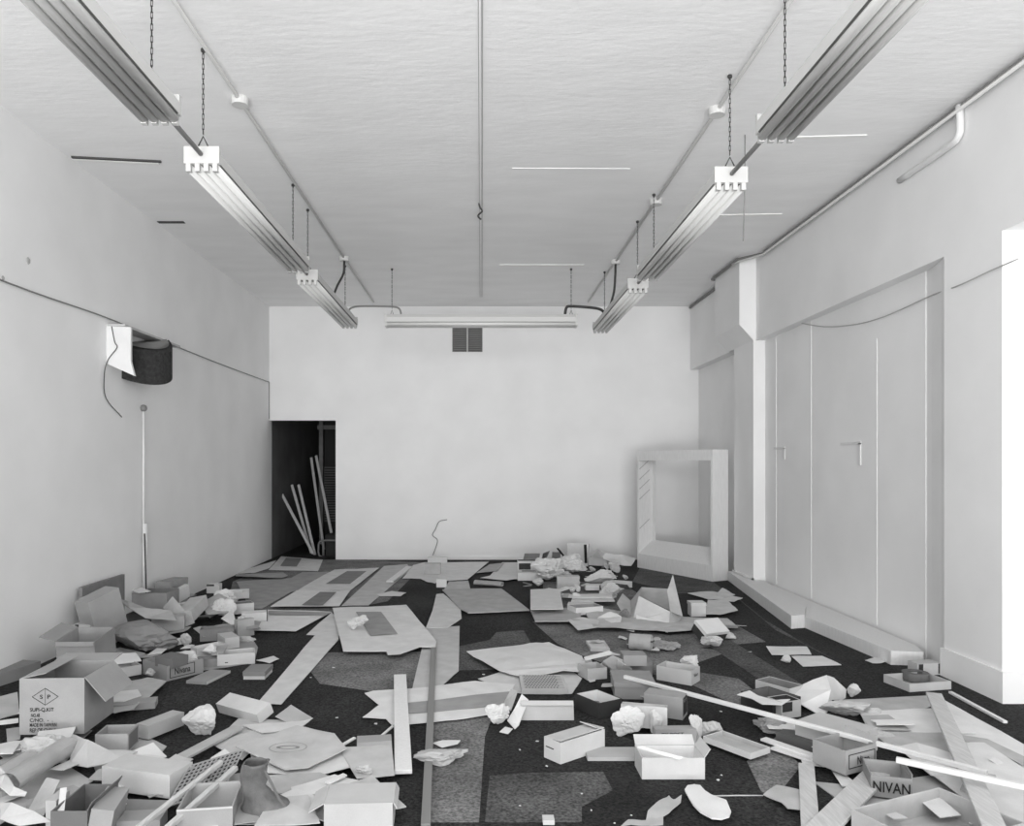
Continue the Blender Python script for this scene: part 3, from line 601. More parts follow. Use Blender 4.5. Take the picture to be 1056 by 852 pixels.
crumple('dull wad between the sack and the upturned carton', (645, 640), 14, 12, 'g1', z=.01, seed=21)
# upturned carton right of centre
u_ = empty('upturned_carton', G(675, 648), 'big carton tipped open with raised flaps before the display case', 'box')
def wpanel(name, pts, m, par, th=.006):      # pts: (px, py, Y) in the room, thickened
    b = bmesh.new(); f = b.faces.new([b.verts.new(W(*p)) for p in pts]); bmesh.ops.triangulate(b, faces=[f])
    bmesh.ops.solidify(b, geom=b.faces[:], thickness=th); return part(name, b, M[m], par)
wpanel('front_panel', [(653, 640, 7.35), (659, 615, 7.55), (691, 631, 7.2), (690, 648, 7.07), (655, 642, 7.3)], 'c4', u_)
wpanel('side_panel', [(652, 641, 7.36), (651, 620, 7.8), (662, 606, 8.1), (659, 615, 7.55)], 'c2', u_)
wpanel('back_panel', [(662, 606, 8.1), (692, 608, 7.9), (691, 630, 7.6), (659, 615, 8.0)], 'c2', u_)
wpanel('flap', [(691, 631, 7.2), (688, 610, 7.5), (694, 593, 7.7), (704, 636, 7.15)], 'c3', u_)
wpanel('flap', [(690, 648, 7.07), (691, 631, 7.2), (703, 636, 7.25), (697, 645, 7.12)], 'c2', u_)
wpanel('flap', [(651, 640, 7.4), (651, 620, 7.8), (642, 612, 7.9), (636, 622, 7.7), (643, 634, 7.5)], 'c2', u_)
wpanel('flap', [(656, 634, 7.3), (656, 641, 7.28), (686, 647, 7.05), (688, 644, 7.1)], 'w2', u_)
carton('small upright white box right of the upturned carton', (713, 636), (728, 636), .14, .13, m='w1', open_=False, lid=('w2', 0))
carton('black-lined white box tipped over right of the upturned carton', (724, 663), (747, 660), .16, .10, m='d1', tilt=32, lid=('w2', 0), name='shoe_box')
crumple('dull tissue spilling below the black-lined tipped box', (735, 668), 22, 12, 'c4', seed=22)
crumple('tissue scrap at the right end of the black-lined tipped box', (752, 660), 18, 7, 'w1', seed=23, sub=3)

# ---------------------------------------------------------------- centre right group
o, f = carton('open shoe box with a small printed end on the bare carpet right of centre', (677, 701), (713, 707.5), .14, .10, m='w1', inner='c3', C=(724, 702.5), texts=[('r', 'Nivan', .5, .6, .07)])
crumple('white tissue poking up behind the open printed shoe box', (712, 690), 20, 13, seed=31, z=.02, amp=.3)
roll('half-round white card shell behind the stacked grey boxes', (650, 669, .01), (672, 671, .01), .07, 'w2', 'card_shell', 'cardboard', flat=.9)
crumple('flat dull wad right of the half-round card shell', (690, 672), 30, 9, 'c3', seed=33)
carton('small square white lid near the dark patch of carpet', (609, 672), (629, 672), .28, .025, m='w1', inner='c4', name='box_lid', cat='lid')
carton('grey long box under the rolled card, lower one of the pair', (648, 697), (673, 697), .16, .10, m='c1', open_=False)
carton('grey textured box resting atop the lower grey box', (643, 687), (667, 687), .14, .075, z=.10, m='c2', open_=False)
o = sheet('curved open cardboard wrap with a bright white end, left of the grey pair', [(617, 690, .02), (622, 682, .12), (632, 676, .17), (645, 682, .13), (652, 690, .06), (650, 694, .03), (636, 695, .03)], 'c2', z=.05, amp=.004, cuts=3)
surf('white_end', [(636, 694, .035), (637, 680, .16), (652, 690, .07), (650, 694, .035)], M['w2'], .05, .003, 0, parent=o, cuts=0)
sheet('thin white strip arching over the curved cardboard wrap', [(602, 678, .08), (628, 671, .13), (632, 673, .12), (644, 676, .08), (630, 675, .11), (604, 681, .07)], 'w2', z=.08)
crumple('little white pad left of the curved cardboard wrap', (605, 686), 14, 6, 'w2', seed=36, sub=3)
carton('small square open box left of the grey closed box', (606, 702), (626, 700), .16, .08, m='c5', inner='c2')
carton('black open box with a white inside in the centre right', (593, 731), (618, 742), .14, .095, m='d1', inner='w1', C=(637, 735))
carton('large grey closed box behind the tissue-filled box', (634, 721), (676, 722), .30, .10, m='c2', open_=False, lid=('c2', 0), yaw=10)
carton('grey closed box with a black and white end beside the white batten', (664, 737), (704, 743), .16, .13, m='c3', open_=False, C=(713, 737), band=[('r', .1, .9, .15, .95, 'd1'), ('r', .15, .8, .72, .9, 'w2')])
carton('white open box filled with tissue tilted over the dark box', (640, 749), (688, 753), .16, .12, m='w2', inner='c3', z=.03, tilt=-12, band=[('r', .1, .9, .15, .9, 'c2')])
crumple('large white tissue spilling down the front of the filled box', (648, 761), 36, 31, seed=41, depth=.5, amp=.35)
crumple('narrow tissue fold hanging at the right of the filled box', (676, 760), 14, 28, seed=42, depth=.6, amp=.35)
o, f = carton('grey carton flap printed with small words in front of the filled box', (676, 771), (718, 770), .06, .095, z=.0, m='c3', open_=False, name='carton', texts=[('f', 'BY POST', .42, .72, .12, .018)])
crumple('white crumpled funnel of tissue right of the printed flap', (720, 768), 18, 30, 'w1', seed=44, depth=.7, amp=.3)
crumple('broad dull tissue lying right of the white funnel', (735, 762), 32, 19, 'c5', seed=45, depth=.6, amp=.2)
carton('white shallow tray with a grey inside in front of the funnel of tissue', (725, 765), (774, 783.5), .16, .03, m='w2', inner='c2', z=.02, name='box_lid', cat='lid')
o, f = carton('white shoe box with an upright end standing alone in the foreground centre', (561, 781), (578, 788.5), .30, .108, m='w2', inner='c5', C=(631, 776), flaps=[('b', .07, 160), ('l', .12, 175)], band=[('f', .12, .6, .55, .6, 'd1')])
carton('dull board lying behind the two foreground white boxes', (606, 785), (660, 785), .14, .02, m='c4', open_=False, name='cardboard_sheet', cat='cardboard')
o, f = carton('white shoe box with a long blank front in the foreground centre', (662, 804), (727, 804), .17, .103, m='w2', inner='c5', flaps=[('b', .06, 35), ('r', .05, 55)])
sheet('long pale strip across the top of the blank-fronted shoe box', [(657, 771, .13), (662, 770, .135), (705, 781, .12), (700, 783, .11)], 'w2', z=.1)
carton('open white carton lying on its side in the foreground centre', (537, 743), (592, 743), .18, .11, m='w1', inner='c3', tilt=-18, flaps=[('f', .03, -70)])
sheet('bright white box lid standing askew left of the open carton', [(523, 743, .02), (530, 732, .07), (538, 716, .14), (545, 722, .10), (535, 748, .02), (531, 752, .01)], 'w2', z=.03, amp=.003, name='box_lid', cat='lid')
sheet('grey box lid leaning behind the crumpled tissue of the centre', [(519, 726, .06), (527, 711, .15), (534, 713, .13), (527, 733, .05)], 'c2', z=.05, name='box_lid', cat='lid', amp=.003)
crumple('white crumpled tissue at the left of the lid standing askew', (514, 748), 28, 22, seed=51, depth=.6)
scrap_sheet('tiny white scrap before the lid standing askew', [(515, 755), (521, 750, .02), (529, 752), (524, 757)], 'w2', z=.01)
crumple('curled clear wrapper at the foot of the white painted plank', (450, 790), 66, 17, 'c4', seed=53, depth=.4, amp=.3, name='plastic_wrapper', cat='wrapper')
scrap_sheet('white torn strip right of the dark metal strip', [(446, 767), (456, 764, .02), (475, 764), (472, 768), (456, 772)], 'w2', z=.01)
tag(tubeobj('loose_thread', [G(734, 821, .003), G(760, 820.5, .003), G(787, 820.5, .003)], .003, M['c3']), 'thin pale thread stretched on the carpet beside the shoe liners', 'thread')
# insole, torn paper at the bottom
sole = [(706, 817), (709, 811.5), (716, 810), (722, 811), (727, 817), (733, 821), (740, 824), (749, 828), (754, 838), (752, 843), (744, 845.5), (734, 845), (727, 841), (722, 838), (715, 831)]
scrap_sheet('white pair of shoe-shaped liners on the carpet at the bottom', sole, 'w2', z=.018, th=.008, amp=.012, name='shoe_liner', cat='liner', cuts=2)
scrap_sheet('torn brown paper at the bottom edge left of the shoe liners', [(648, 848), (666, 846), (668, 838), (680, 828), (690, 821), (694, 825), (703, 822), (702, 828), (690, 839), (684, 842), (684, 852), (640, 854)], 'c2', z=.015, amp=.02)
carton('small bright white card at the very bottom left of the torn paper', (560, 851), (572, 851), .05, .02, m='w2', open_=False, name='card', cat='card')

# ---------------------------------------------------------------- right group
carton('open shoe box with a dark inside above the long batten on the right', (779, 713), (814, 723), .15, .075, z=.03, m='w1', inner='g1')
o, f = carton('black-lined box with a curled white lid in the right middle', (764, 728), (797, 740), .17, .09, m='d1', inner='g2', C=(818, 731))
sheet('curled white lid bulging over the black-lined box on the right', [(760, 718, .10), (773, 713, .12), (782, 718, .11), (797, 722, .10), (815, 722, .11), (806, 727, .10), (786, 727, .11), (775, 722, .10)], 'w2', z=.1, amp=.01, name='box_lid', cat='lid', cuts=2)
carton('small black and white box end wedged beside the curled lid', (806, 742), (826, 739), .12, .10, m='w1', inner='d1', band=[('f', .05, .55, .4, .95, 'd1')])
o = empty('domed_carton', G(845, 742), 'pale carton with a domed buckled side in the right middle', 'box')
wpanel('domed_side', [(817, 712, 4.9), (838, 702, 4.9), (853, 697, 4.9), (857, 712, 4.75), (850, 741, 4.62), (826, 727, 4.7)], 'c5', o)
wpanel('end_panel', [(853, 697, 4.9), (859, 699, 4.95), (872, 711, 4.98), (871, 722, 4.96), (857, 722, 4.8), (850, 741, 4.62)], 'c4', o)
wpanel('base_panel', [(817, 712, 4.9), (826, 727, 4.7), (827, 738, 4.75), (820, 736, 4.9)], 'd1', o)
wpanel('top_flap', [(817, 712, 4.9), (838, 702, 4.9), (853, 697, 4.9), (859, 699, 5.0), (840, 703, 5.1), (820, 711, 5.1)], 'w1', o)
crumple('round white tissue ball at the right of the domed carton', (881, 720), 16, 14, seed=61, amp=.25)
o, f = carton('long pale closed box with a printed end under the long batten', (820, 766), (880, 785), .16, .12, m='c5', open_=False, C=(899, 772), z=.01, texts=[('r', 'Nivan', .55, .5, .07)], band=[('r', .03, .1, .1, .9, 'd1')])
crumple('long wad of white tissue behind the printed-end box', (880, 741), 66, 16, 'w1', seed=63, depth=.35, amp=.3)
crumple('small bright tissue at the end of the long wad on the right', (902, 738), 26, 8, 'w2', seed=64, depth=.5, amp=.3)
crumple('rumpled pale paper right of the printed end under the battens', (910, 768), 30, 13, 'c5', seed=65, depth=.6, amp=.25)
crumple('dull rumpled newspaper under the long batten', (800, 756), 38, 15, 'c2', seed=66, depth=.6, amp=.4)
sheet('pale cardboard sheet sloping under the long batten before the black-lined box', [(790, 737, .03), (812, 742, .05), (852, 766, .06), (838, 771, .03), (818, 765, .02), (794, 748, .02)], 'c4', z=.03)
for i, (a, c2, lab) in enumerate([((787, 762, .03), (842, 781, .03), 'pale strip of a split lid left of the printed boxes, upper one'), ((797, 771, .02), (840, 785, .02), 'pale strip of a split lid left of the printed boxes, lower one')]):
    stick(lab, a, c2, .05, .012, 'w1', 'lid_strip', 'lid')
carton('small dark slanted box behind the split lid strips', (800, 764), (838, 776), .1, .05, m='g2', open_=False)
# printed boxes
o, f = carton('open grey shoe box with a framed script name on its end', (838, 786), (872, 800), .17, .115, z=.04, m='c3', inner='c1', C=(903, 791), flaps=[('b', .035, 60)],
  texts=[('r', 'Nivan', .56, .50, .085, .04)])
P0, u, v, w, L, d, h = f
b = bmesh.new(); Q = P0 + u * L
for x0, x1, z0, z1 in ((.1 * d, .95 * d, .78 * h, .81 * h), (.1 * d, .95 * d, .22 * h, .25 * h), (.1 * d, .115 * d, .22 * h, .81 * h), (.935 * d, .95 * d, .22 * h, .81 * h)): slab(b, Q, v, u, w, x0, x1, 0, .002, z0, z1)
part('printed_frame', b, M['ink'], o)
o, f = carton('open grey shoe box printed in big capitals on its side', (898, 821), (941, 826), .18, .095, z=.02, m='c2', inner='c1', C=(967, 811),
  texts=[('f', 'NIVAN', .50, .50, .15, .048), ('r', 'NIVAN', .5, .5, .11, .04)], flaps=[('r', .02, 85)])
o, f = carton('big open carton at the bottom right corner below the capitals box', (878, 862), (968, 838), -.36, .11, z=.0, m='c5', inner='c2', name='carton')
carton('pale carton with a black shadowed gap at the bottom right', (1004, 888), (1036, 886), .12, .07, z=.0, m='w1', inner='c2', name='carton')
# tray with tape roll, small box by the pier
o, f = carton('shallow white tray on the carpet by the near end of the ledge', (938, 714), (981, 711), .24, .055, z=.004, m='w1', name='tray', cat='tray')
P = G(949, 703, .02); b = bmesh.new()
for k in range(28):
    pass
def ring(P, R1, R2, hh, n=28):
    b = bmesh.new(); q = []
    for r_, z_ in ((R1, 0), (R1, hh), (R2, hh), (R2, 0)): q.append([b.verts.new(P + Vector((r_ * math.cos(2 * math.pi * k / n), r_ * math.sin(2 * math.pi * k / n), z_))) for k in range(n)])
    for j in range(4):
        for k in range(n): b.faces.new((q[j][k], q[j][(k + 1) % n], q[(j + 1) % 4][(k + 1) % n], q[(j + 1) % 4][k]))
    return b
tag(part('tape_roll', ring(P + Vector((0, .06, 0)), .085, .045, .05), M['g2']), 'dark roll of tape lying in the shallow white tray', 'tape')
carton('small printed box against the pier behind the shallow tray', (946, 697), (970, 696), .1, .085, m='w1', open_=False, z=.004, band=[('f', .06, .25, .1, .95, 'd1'), ('f', .9, .96, .1, .95, 'd1')])
scrap_sheet('torn pale scrap at the foot of the nearer ledge', [(892, 681), (902, 678), (918, 681), (908, 684), (900, 684)], 'w1', z=.01)

# ---------------------------------------------------------------- left wall heap
b = bmesh.new(); bx(b, -3.30, -3.27, 6.30, 7.05, .01, .50); tag(part('dark_board', b, M['g1']), 'dark square board standing against the left wall', 'board')
carton('grey rounded cover at the foot of the white wall pole', (142, 614), (156, 614), .14, .17, z=.0, m='c1', open_=False, name='pole_cover', cat='cover')
carton('long grey plank box on the floor along the left wall edge', (-12, 712), (42, 694), .16, .085, m='c1', open_=False, name='plank_box')
carton('carton with a slanting lid line by the left wall, behind the lettered carton', (60, 700), (100, 700), .30, .27, m='c2', inner='c1', tilt=8, name='carton', flaps=[('l', .12, 15), ('f', .03, -70)])
carton('small black and white box below the dark square board', (75, 664), (96, 664), .18, .15, z=.1, m='w1', open_=False, band=[('f', .12, .3, 0, 1, 'd1'), ('f', .85, 1, 0, .9, 'd1')])
carton('tall mottled carton tilted in front of the dark square board', (104, 672), (136, 664), .16, .42, z=.03, m='c3', open_=False, roll=-16, name='carton')
crumple('big sagging kraft sack in the left heap', (146, 675), 84, 32, 'c1', z=.02, seed=71, depth=.7, amp=.25, name='kraft_sack', cat='sack')
carton('grey trough-like box above the sack in the left heap', (126, 629), (172, 629), .3, .16, z=.12, m='c1', inner='g1')
scrap_sheet('bright white card lying across the grey trough box', [(135, 609, .30), (146, 606, .32), (156, 610, .30), (143, 612, .29)], 'w2', z=.3, amp=.002)
sheet('wavy cardboard sheet arching over the sack', [(122, 618, .30), (134, 628, .28), (150, 638, .20), (182, 640, .18), (176, 630, .22), (150, 627, .27), (132, 620, .31)], 'c2', z=.2, amp=.01, cuts=2)
carton('dark hollow box under the wavy cardboard sheet', (130, 650), (155, 650), .2, .14, z=.06, m='g2', inner='d1')
carton('grey box left of the pointed flap in the left heap', (156, 652), (190, 650), .16, .12, z=.05, m='c2', open_=False)
sheet('pointed cardboard flap standing in the left heap', [(168, 627, .20), (178, 615, .30), (201, 642, .08), (192, 646, .06), (180, 640, .1)], 'c2', z=.1, amp=.002)
carton('upright narrow carton at the wall end of the left heap', (175, 628), (194, 622), .16, .27, z=.06, m='c1', open_=False, name='carton')
carton('white packet stuck on the upright narrow carton', (181, 624), (196, 619), .05, .13, z=.12, m='w1', open_=False, roll=-8, name='packet', cat='packet')
carton('small dull box below the white packet', (186, 631), (200, 628), .08, .07, z=.10, m='c4', open_=False)
carton('tilted banded box right of the upright narrow carton', (200, 641), (217, 632), .16, .11, z=.08, m='c3', open_=False, tilt=-10, roll=-10)
crumple('striped crumpled wrapper in the left heap', (226, 638), 34, 20, 'c4', z=.04, seed=74, depth=.6, amp=.4)
crumple('small crumpled wad right behind the striped wrapper', (232, 624), 22, 16, 'c5', z=.08, seed=75)
carton('small white box beside the wall behind the striped wrapper', (213, 612), (226, 612), .1, .10, z=.06, m='w1', open_=False, band=[('f', 0, .6, .8, 1.0, 'd1')])
carton('white open box lying past the striped wrapper', (236, 618), (257, 617), .22, .07, z=.04, m='w1', inner='w1')
carton('dull box with a dark window beyond the bright small box', (241, 634), (262, 632), .16, .10, z=.03, m='c4', inner='g1')
carton('bright small box at the edge of the slant-edged sheet', (249, 643), (275, 641.5), .14, .09, z=.01, m='w2', open_=False)
sheet('white triangle of card between the wrapper and the grey panel', [(228, 638, .10), (240, 628, .14), (243, 641, .08), (240, 645, .05)], 'w2', z=.1, amp=.002)
o, f = carton('grey square box standing on end before the bright small box', (245, 658), (262, 655), .06, .15, z=.0, m='c2', open_=False, band=[('r', 0, 1, 0, 1, 'w1')])
crumple('small dull wad at the foot of the grey square box', (253, 663), 20, 6, 'c3', seed=77, sub=3)
carton('long dark grey box in the middle of the left heap', (206, 662), (241, 660), .14, .10, z=.03, m='g1', inner='g1')
sheet('curled white paper stretched before the sack', [(150, 662, .10), (160, 670, .03), (190, 664, .06), (193, 656, .12), (178, 660, .1)], 'w2', z=.08, amp=.015, name='paper_sheet', cat='paper')
crumple('white twisted paper at the right end of the sack', (192, 668), 13, 15, 'w1', z=.03, seed=78, sub=3)
carton('pale open box with tissue in the left heap, left of the long white one', (203, 684), (232, 678), .2, .11, z=.01, m='w1', inner='c4', C=(240, 673))
crumple('tissue rising out of the pale open box in the left heap', (217, 677), 20, 12, seed=79, z=.06, sub=3)
carton('pale narrow box behind the long white shoe box', (232, 670), (247, 668), .22, .09, z=.02, m='w1', open_=False)
carton('long white shoe box at the front of the left heap', (224, 687.5), (263, 684.5), .16, .085, m='w2', inner='c3', band=[('f', .20, .28, .25, .32, 'ink')])
carton('flat grey box left of the long white shoe box', (202, 690), (224, 688), .12, .06, m='c1', open_=False)
o, f = carton('grey shoe box with a framed script name on its end, left side', (147, 695), (172, 703), .2, .105, m='c2', inner='c1', C=(203, 692), texts=[('r', 'Nivana', .42, .55, .12, .045)])
P0, u, v, w, L, d, h = f; Q = P0 + u * L; b = bmesh.new()
for x0, x1, z0, z1 in ((.08 * d, .76 * d, .86 * h, .90 * h), (.08 * d, .76 * d, .15 * h, .19 * h), (.08 * d, .095 * d, .15 * h, .9 * h), (.745 * d, .76 * d, .15 * h, .9 * h)): slab(b, Q, v, u, w, x0, x1, 0, .002, z0, z1)
part('printed_frame', b, M['ink'], o)
carton('thick grey booklet resting on the script-named box, left side', (160, 687), (178, 690), .14, .07, z=.09, m='g1', open_=False, name='booklet', cat='book')
crumple('white tissue bunched in the script-named box, left side', (193, 686), 24, 14, seed=81, z=.06, amp=.3)
carton('low white box with a grey top beside the script-named box', (106, 703), (146, 695.5), .2, .07, m='w1', inner='c2', z=.01)
sheet('white rumpled sheet behind the low white box', [(95, 680, .1), (140, 674, .1), (146, 684, .06), (100, 690, .06)], 'w1', z=.1, amp=.02)
carton('grey flat lid on the dark carpet before the long shoe box', (192, 705), (213, 706.5), .22, .02, m='c2', open_=False, name='box_lid', cat='lid', C=(232, 694), band=[('r', 0, 1, .1, 1, 'w2')])
carton('short white box with grey booklet top on the dark carpet', (251, 701), (273, 701), .2, .05, m='w2', open_=False, name='shoe_box', lid=('c1', 0))
scrap_sheet('white scrap behind the short booklet-topped box', [(264, 681), (282, 677), (288, 680), (278, 684)], 'w1', z=.02)
sheet('brown wrapping sheet spread right of the lettered carton', [(98, 712, .05), (130, 704), (152, 699), (172, 704), (150, 722), (138, 733), (118, 738), (96, 725)], 'c2', z=.03, amp=.02)
sheet('pale torn cardboard over the brown wrapping sheet', [(104, 716, .07), (142, 712, .06), (146, 718, .05), (128, 724, .05), (112, 724, .06)], 'c4', z=.06, amp=.006)
sheet('dull cardboard lying between the sack and the slant-lidded carton', [(92, 676), (124, 668), (150, 674), (132, 686), (98, 688)], 'c2', z=.04)
sheet('pale cardboard running behind the script-named box at left', [(150, 684), (176, 676), (196, 678), (188, 690), (160, 694)], 'c3', z=.02)
sheet('dull cardboard floor under the white boxes of the left heap', [(196, 668), (258, 656), (266, 668), (262, 684), (206, 692)], 'c1', z=.005)
sheet('dull cardboard slope above the striped wrapper near the wall', [(206, 622, .16), (226, 612, .2), (246, 618, .12), (236, 632, .1), (214, 634, .1)], 'c2', z=.1)
sheet('wide dull paper under the drawer-shaped box and slat', [(92, 778), (150, 760), (172, 770), (150, 795), (100, 800)], 'c2', z=.006)
sheet('crushed pale carton side left of the lettered carton', [(-6, 720, .12), (18, 714, .12), (20, 736, .08), (-6, 742, .08)], 'c2', z=.08)
sheet('white card edge lying left of the lettered carton', [(-6, 744, .1), (19, 741, .1), (19, 745, .09), (-6, 748, .09)], 'w1', z=.08)
sheet('long dull cardboard across the front left corner below the rolls', [(-8, 800), (70, 790), (96, 806), (60, 830), (-8, 834)], 'c2', z=.006)
sheet('wide grey cardboard under the boot and its neighbours', [(236, 800), (330, 790), (352, 812), (320, 850), (236, 852)], 'c2', z=.006)
sheet('broad dull cardboard under the printed-name boxes', [(838, 806), (890, 812), (960, 800), (1010, 812), (1020, 850), (900, 850)], 'c2', z=.005)
# lettered carton
o, f = carton('large open carton lettered with a diamond mark at the left edge', (20, 758), (87, 757), .36, .30, z=.07, m='c3', inner='c1', name='lettered_carton', flaps=[('b', .14, 4), ('r', .17, -50), ('l', .14, 168)],
   texts=[('f', 'S  P', .40, .675, .055, .022), ('f', 'SUPI-Q.KIT', .35, .44, .125, .024), ('f', 'NO.48', .25, .345, .045, .02), ('f', 'C/NO.  -  .', .34, .26, .12, .019), ('f', 'MADE IN TAIWAN', .37, .175, .14, .02), ('f', 'REP OF CHINA', .37, .08, .14, .022)])
P0, u, v, w, L, d, h = f; b = bmesh.new(); Cc = P0 + u * L * .40 + w * h * .675 - v * .002
dm = [Cc + u * .068, Cc + w * .045, Cc - u * .068, Cc - w * .045]
for i in range(4): tube(b, [dm[i], dm[(i + 1) % 4]], .0014, 5)
tube(b, [dm[1], dm[3]], .0008, 5)
part('diamond_mark', b, M['ink'], o)
carton('long pale box lying left to right before the brown sheet', (153, 763), (190, 748), .09, .075, z=.02, m='c4', open_=False)
carton('pale long box lid on the carpet behind the long pale box', (108, 735), (160, 731), .12, .04, z=.01, m='c3', open_=False, name='box_lid', cat='lid')
o, f = carton('open drawer-shaped box before the lettered carton', (98, 777), (132, 776), .22, .095, z=.04, m='c3', inner='c1', C=(152, 765), band=[('r', .1, .9, .1, .9, 'g1'), ])
sheet('broad curved grey cardboard before the drawer-shaped box', [(74, 760, .12), (90, 763, .15), (112, 775, .09), (142, 777, .06), (126, 786, .05), (90, 792, .05), (72, 788, .06)], 'c2', z=.08, amp=.012, cuts=2)
crumple('white rumpled paper under the lettered carton at the front', (42, 788), 64, 26, 'c5', seed=91, z=.02, depth=.5, amp=.3)
roll('long rolled pale cardboard before the lettered carton', (8, 818, .06), (70, 778, .06), .055, 'c4', 'cardboard_roll', 'cardboard', .8)
roll('second rolled pale cardboard under the first at the left edge', (-4, 808, .03), (48, 778, .03), .045, 'c5', 'cardboard_roll', 'cardboard', .7)
sheet('white tissue tongue lying on the carpet left of the wooden slat', [(130, 783), (158, 769, .06), (172, 780, .04), (160, 790), (138, 792)], 'w1', z=.03, amp=.02)
crumple('bright crumpled bag with black print beyond the wooden slat', (207, 761), 42, 30, 'w2', seed=93, depth=.8, amp=.16, name='paper_bag', cat='bag')
carton('bright white box tipped forward beside the long pale runner', (226, 735), (268, 747), .11, .065, z=.02, m='w2', open_=False, tilt=22)
sheet('folded grey cardboard tent right of the tipped white box', [(284, 739, .06), (300, 727, .08), (323, 741, .01), (298, 746, .02)], 'c2', z=.05, amp=.002)
stick('grey wooden slat slanting out from under the tipped white box', (246, 750, .05), (158, 797, .04), .075, .014, 'c2', 'slat', 'board')
sheet('dull sheet under the printed cardboard in the left foreground', [(219, 769), (246, 742), (300, 743), (312, 750), (262, 772), (250, 784)], 'c3', z=.02, amp=.015)
sheet('pale sheet edge right of the tent of grey cardboard', [(250, 748), (310, 744), (322, 742), (308, 752), (270, 756)], 'c4', z=.035)
o = sheet('large cardboard sheet with an oval mark in the left foreground', [(243, 770), (306, 749), (345, 757), (358, 773), (318, 792), (294, 794)], 'c3', z=.07, amp=.008)
P = G(297, 771, .105); bb = ring(P, .095, .088, .001); bmesh.ops.scale(bb, vec=(1, .75, 1), space=Matrix.Translation(-P), verts=bb.verts); part('oval_mark', bb, M['c1'], o)
bb = ring(P, .045, .032, .0015); bmesh.ops.scale(bb, vec=(1.3, .5, 1), space=Matrix.Translation(-P), verts=bb.verts); part('oval_mark', bb, M['g1'], o)
for i, (pp, mm, lab) in enumerate([([(258, 776), (294, 795), (352, 776), (366, 790), (330, 800), (262, 797)], 'c4', 'pale cardboard directly under the oval-marked sheet'),
    ([(350, 771), (404, 768), (407, 800), (368, 803), (360, 790)], 'c3', 'flat grey carton base right of the oval-marked sheet'),
    ([(270, 800), (330, 797), (350, 806), (300, 820), (276, 816)], 'c2', 'grey flat cardboard right of the boot'),
    ([(300, 812), (345, 800), (372, 806), (330, 818), (302, 824)], 'c4', 'pale flat cardboard between the boot and the bottom white box'),
    ([(345, 812), (385, 802, .12), (419, 832), (400, 836)], 'c2', 'grey cardboard behind the white box at the bottom'),
    ([(278, 826), (318, 820), (330, 850), (262, 852)], 'c3', 'dull cardboard at the bottom between boot and white box'),
    ([(0, 792, .14), (6, 797, .14), (15, 812, .10), (28, 817, .09), (26, 821, .08), (10, 820, .09), (0, 812, .12)], 'c4', 'bent pale cardboard corner at the left edge of the picture'),
    ([(28, 838, .04), (48, 802, .1), (62, 805, .1), (50, 832, .06), (45, 842)], 'c2', 'slanted cardboard flap left of the dark open box'),
    ([(0, 815, .03), (30, 826, .05), (46, 822, .05), (42, 840, .02), (10, 850, .02)], 'c1', 'dull brown cardboard at the lower left edge'),
    ([(0, 829, .08), (12, 829, .1), (35, 838, .08), (52, 850, .05), (20, 852, .05), (0, 845, .06)], 'c3', 'arched white cardboard in the bottom left corner'),
    ([(200, 812, .03), (225, 785, .08), (238, 779, .09), (246, 785, .08), (210, 800)], 'c4', 'pale cardboard piece above the lattice'),
    ([(218, 781, .1), (232, 773, .1), (244, 783, .07), (238, 788, .07), (212, 790, .07)], 'w1', 'white cardboard triangle beyond the boot')]):
    sheet(lab, pp, mm, z=.045 + .004 * i, amp=.008)
crumple('small white torn paper on the flat grey carton base', (373, 800), 22, 10, 'w2', z=.05, seed=95, depth=.6, sub=3)
carton('low grey box at the back of the flat carton base', (368, 778), (404, 776), .10, .06, z=.01, m='c3', open_=False)
stick('thin bent strip behind the low grey box', (352, 769, .05), (366, 761, .06), .02, .008, 'w1', 'strip', 'strip')
stick('thin strip lying from the striped sheet to the low grey box', (390, 762, .03), (405, 749, .03), .015, .008, 'w1', 'strip', 'strip')
stick('short white slat between the boot and the oval-marked sheet', (337, 808, .07), (356, 799, .08), .03, .008, 'w1', 'strip', 'strip')
# lattice
g = empty('lattice_panel', G(205, 815, 0), 'dark wire lattice panel under the slats in the left foreground', 'lattice')
P0, P1, P3 = G(172, 832, .04), G(232, 812, .04), G(196, 790, .12); bb = bmesh.new()
uu, vv = P1 - P0, P3 - P0
for i in range(13): tube(bb, [P0 + uu * i / 12, P0 + uu * i / 12 + vv], .004, 4)
for i in range(11): tube(bb, [P0 + vv * i / 10, P0 + vv * i / 10 + uu], .004, 4)
part('wires', bb, M['c1'], g)
bb = bmesh.new(); n_ = uu.cross(vv).normalized() * -.012
slab(bb, P0 + n_, uu, vv, Z_, 0, 1, 0, 1, 0, .004); part('backing', bb, M['d1'], g)
stick('long pale wooden rod before the lattice, upper one', (228, 786, .13), (140, 856, .10), .022, .02, 'wood', 'rod', 'batten')
stick('long pale wooden rod before the lattice, lower one', (243, 792, .12), (166, 860, .08), .026, .022, 'wood', 'rod', 'batten')
carton('long white closed carton in the left foreground', (105, 814), (175, 824), .16, .105, z=.03, m='w1', open_=False, name='carton')
carton('dark open box with a white strip at the bottom left', (52, 868), (90, 868), .26, .12, z=.02, m='g1', inner='g2', flaps=[('r', .04, 60)])
scrap_sheet('bright white strip standing in the dark open box', [(59, 840, .12), (66, 839, .12), (69, 812, .16), (62, 813, .16)], 'w2', z=.1, amp=.001)
carton('pale cardboard wedge right of the dark open box', (88, 868), (112, 866), .22, .13, z=.02, m='c3', open_=False, roll=10)
carton('small pale box end at the bottom left beside the white strip', (47, 856), (58, 856), .1, .12, z=.02, m='c5', open_=False)
carton('small pale box in the gap right of the dark wedge', (108, 834), (121, 832), .1, .06, z=.02, m='c5', open_=False)
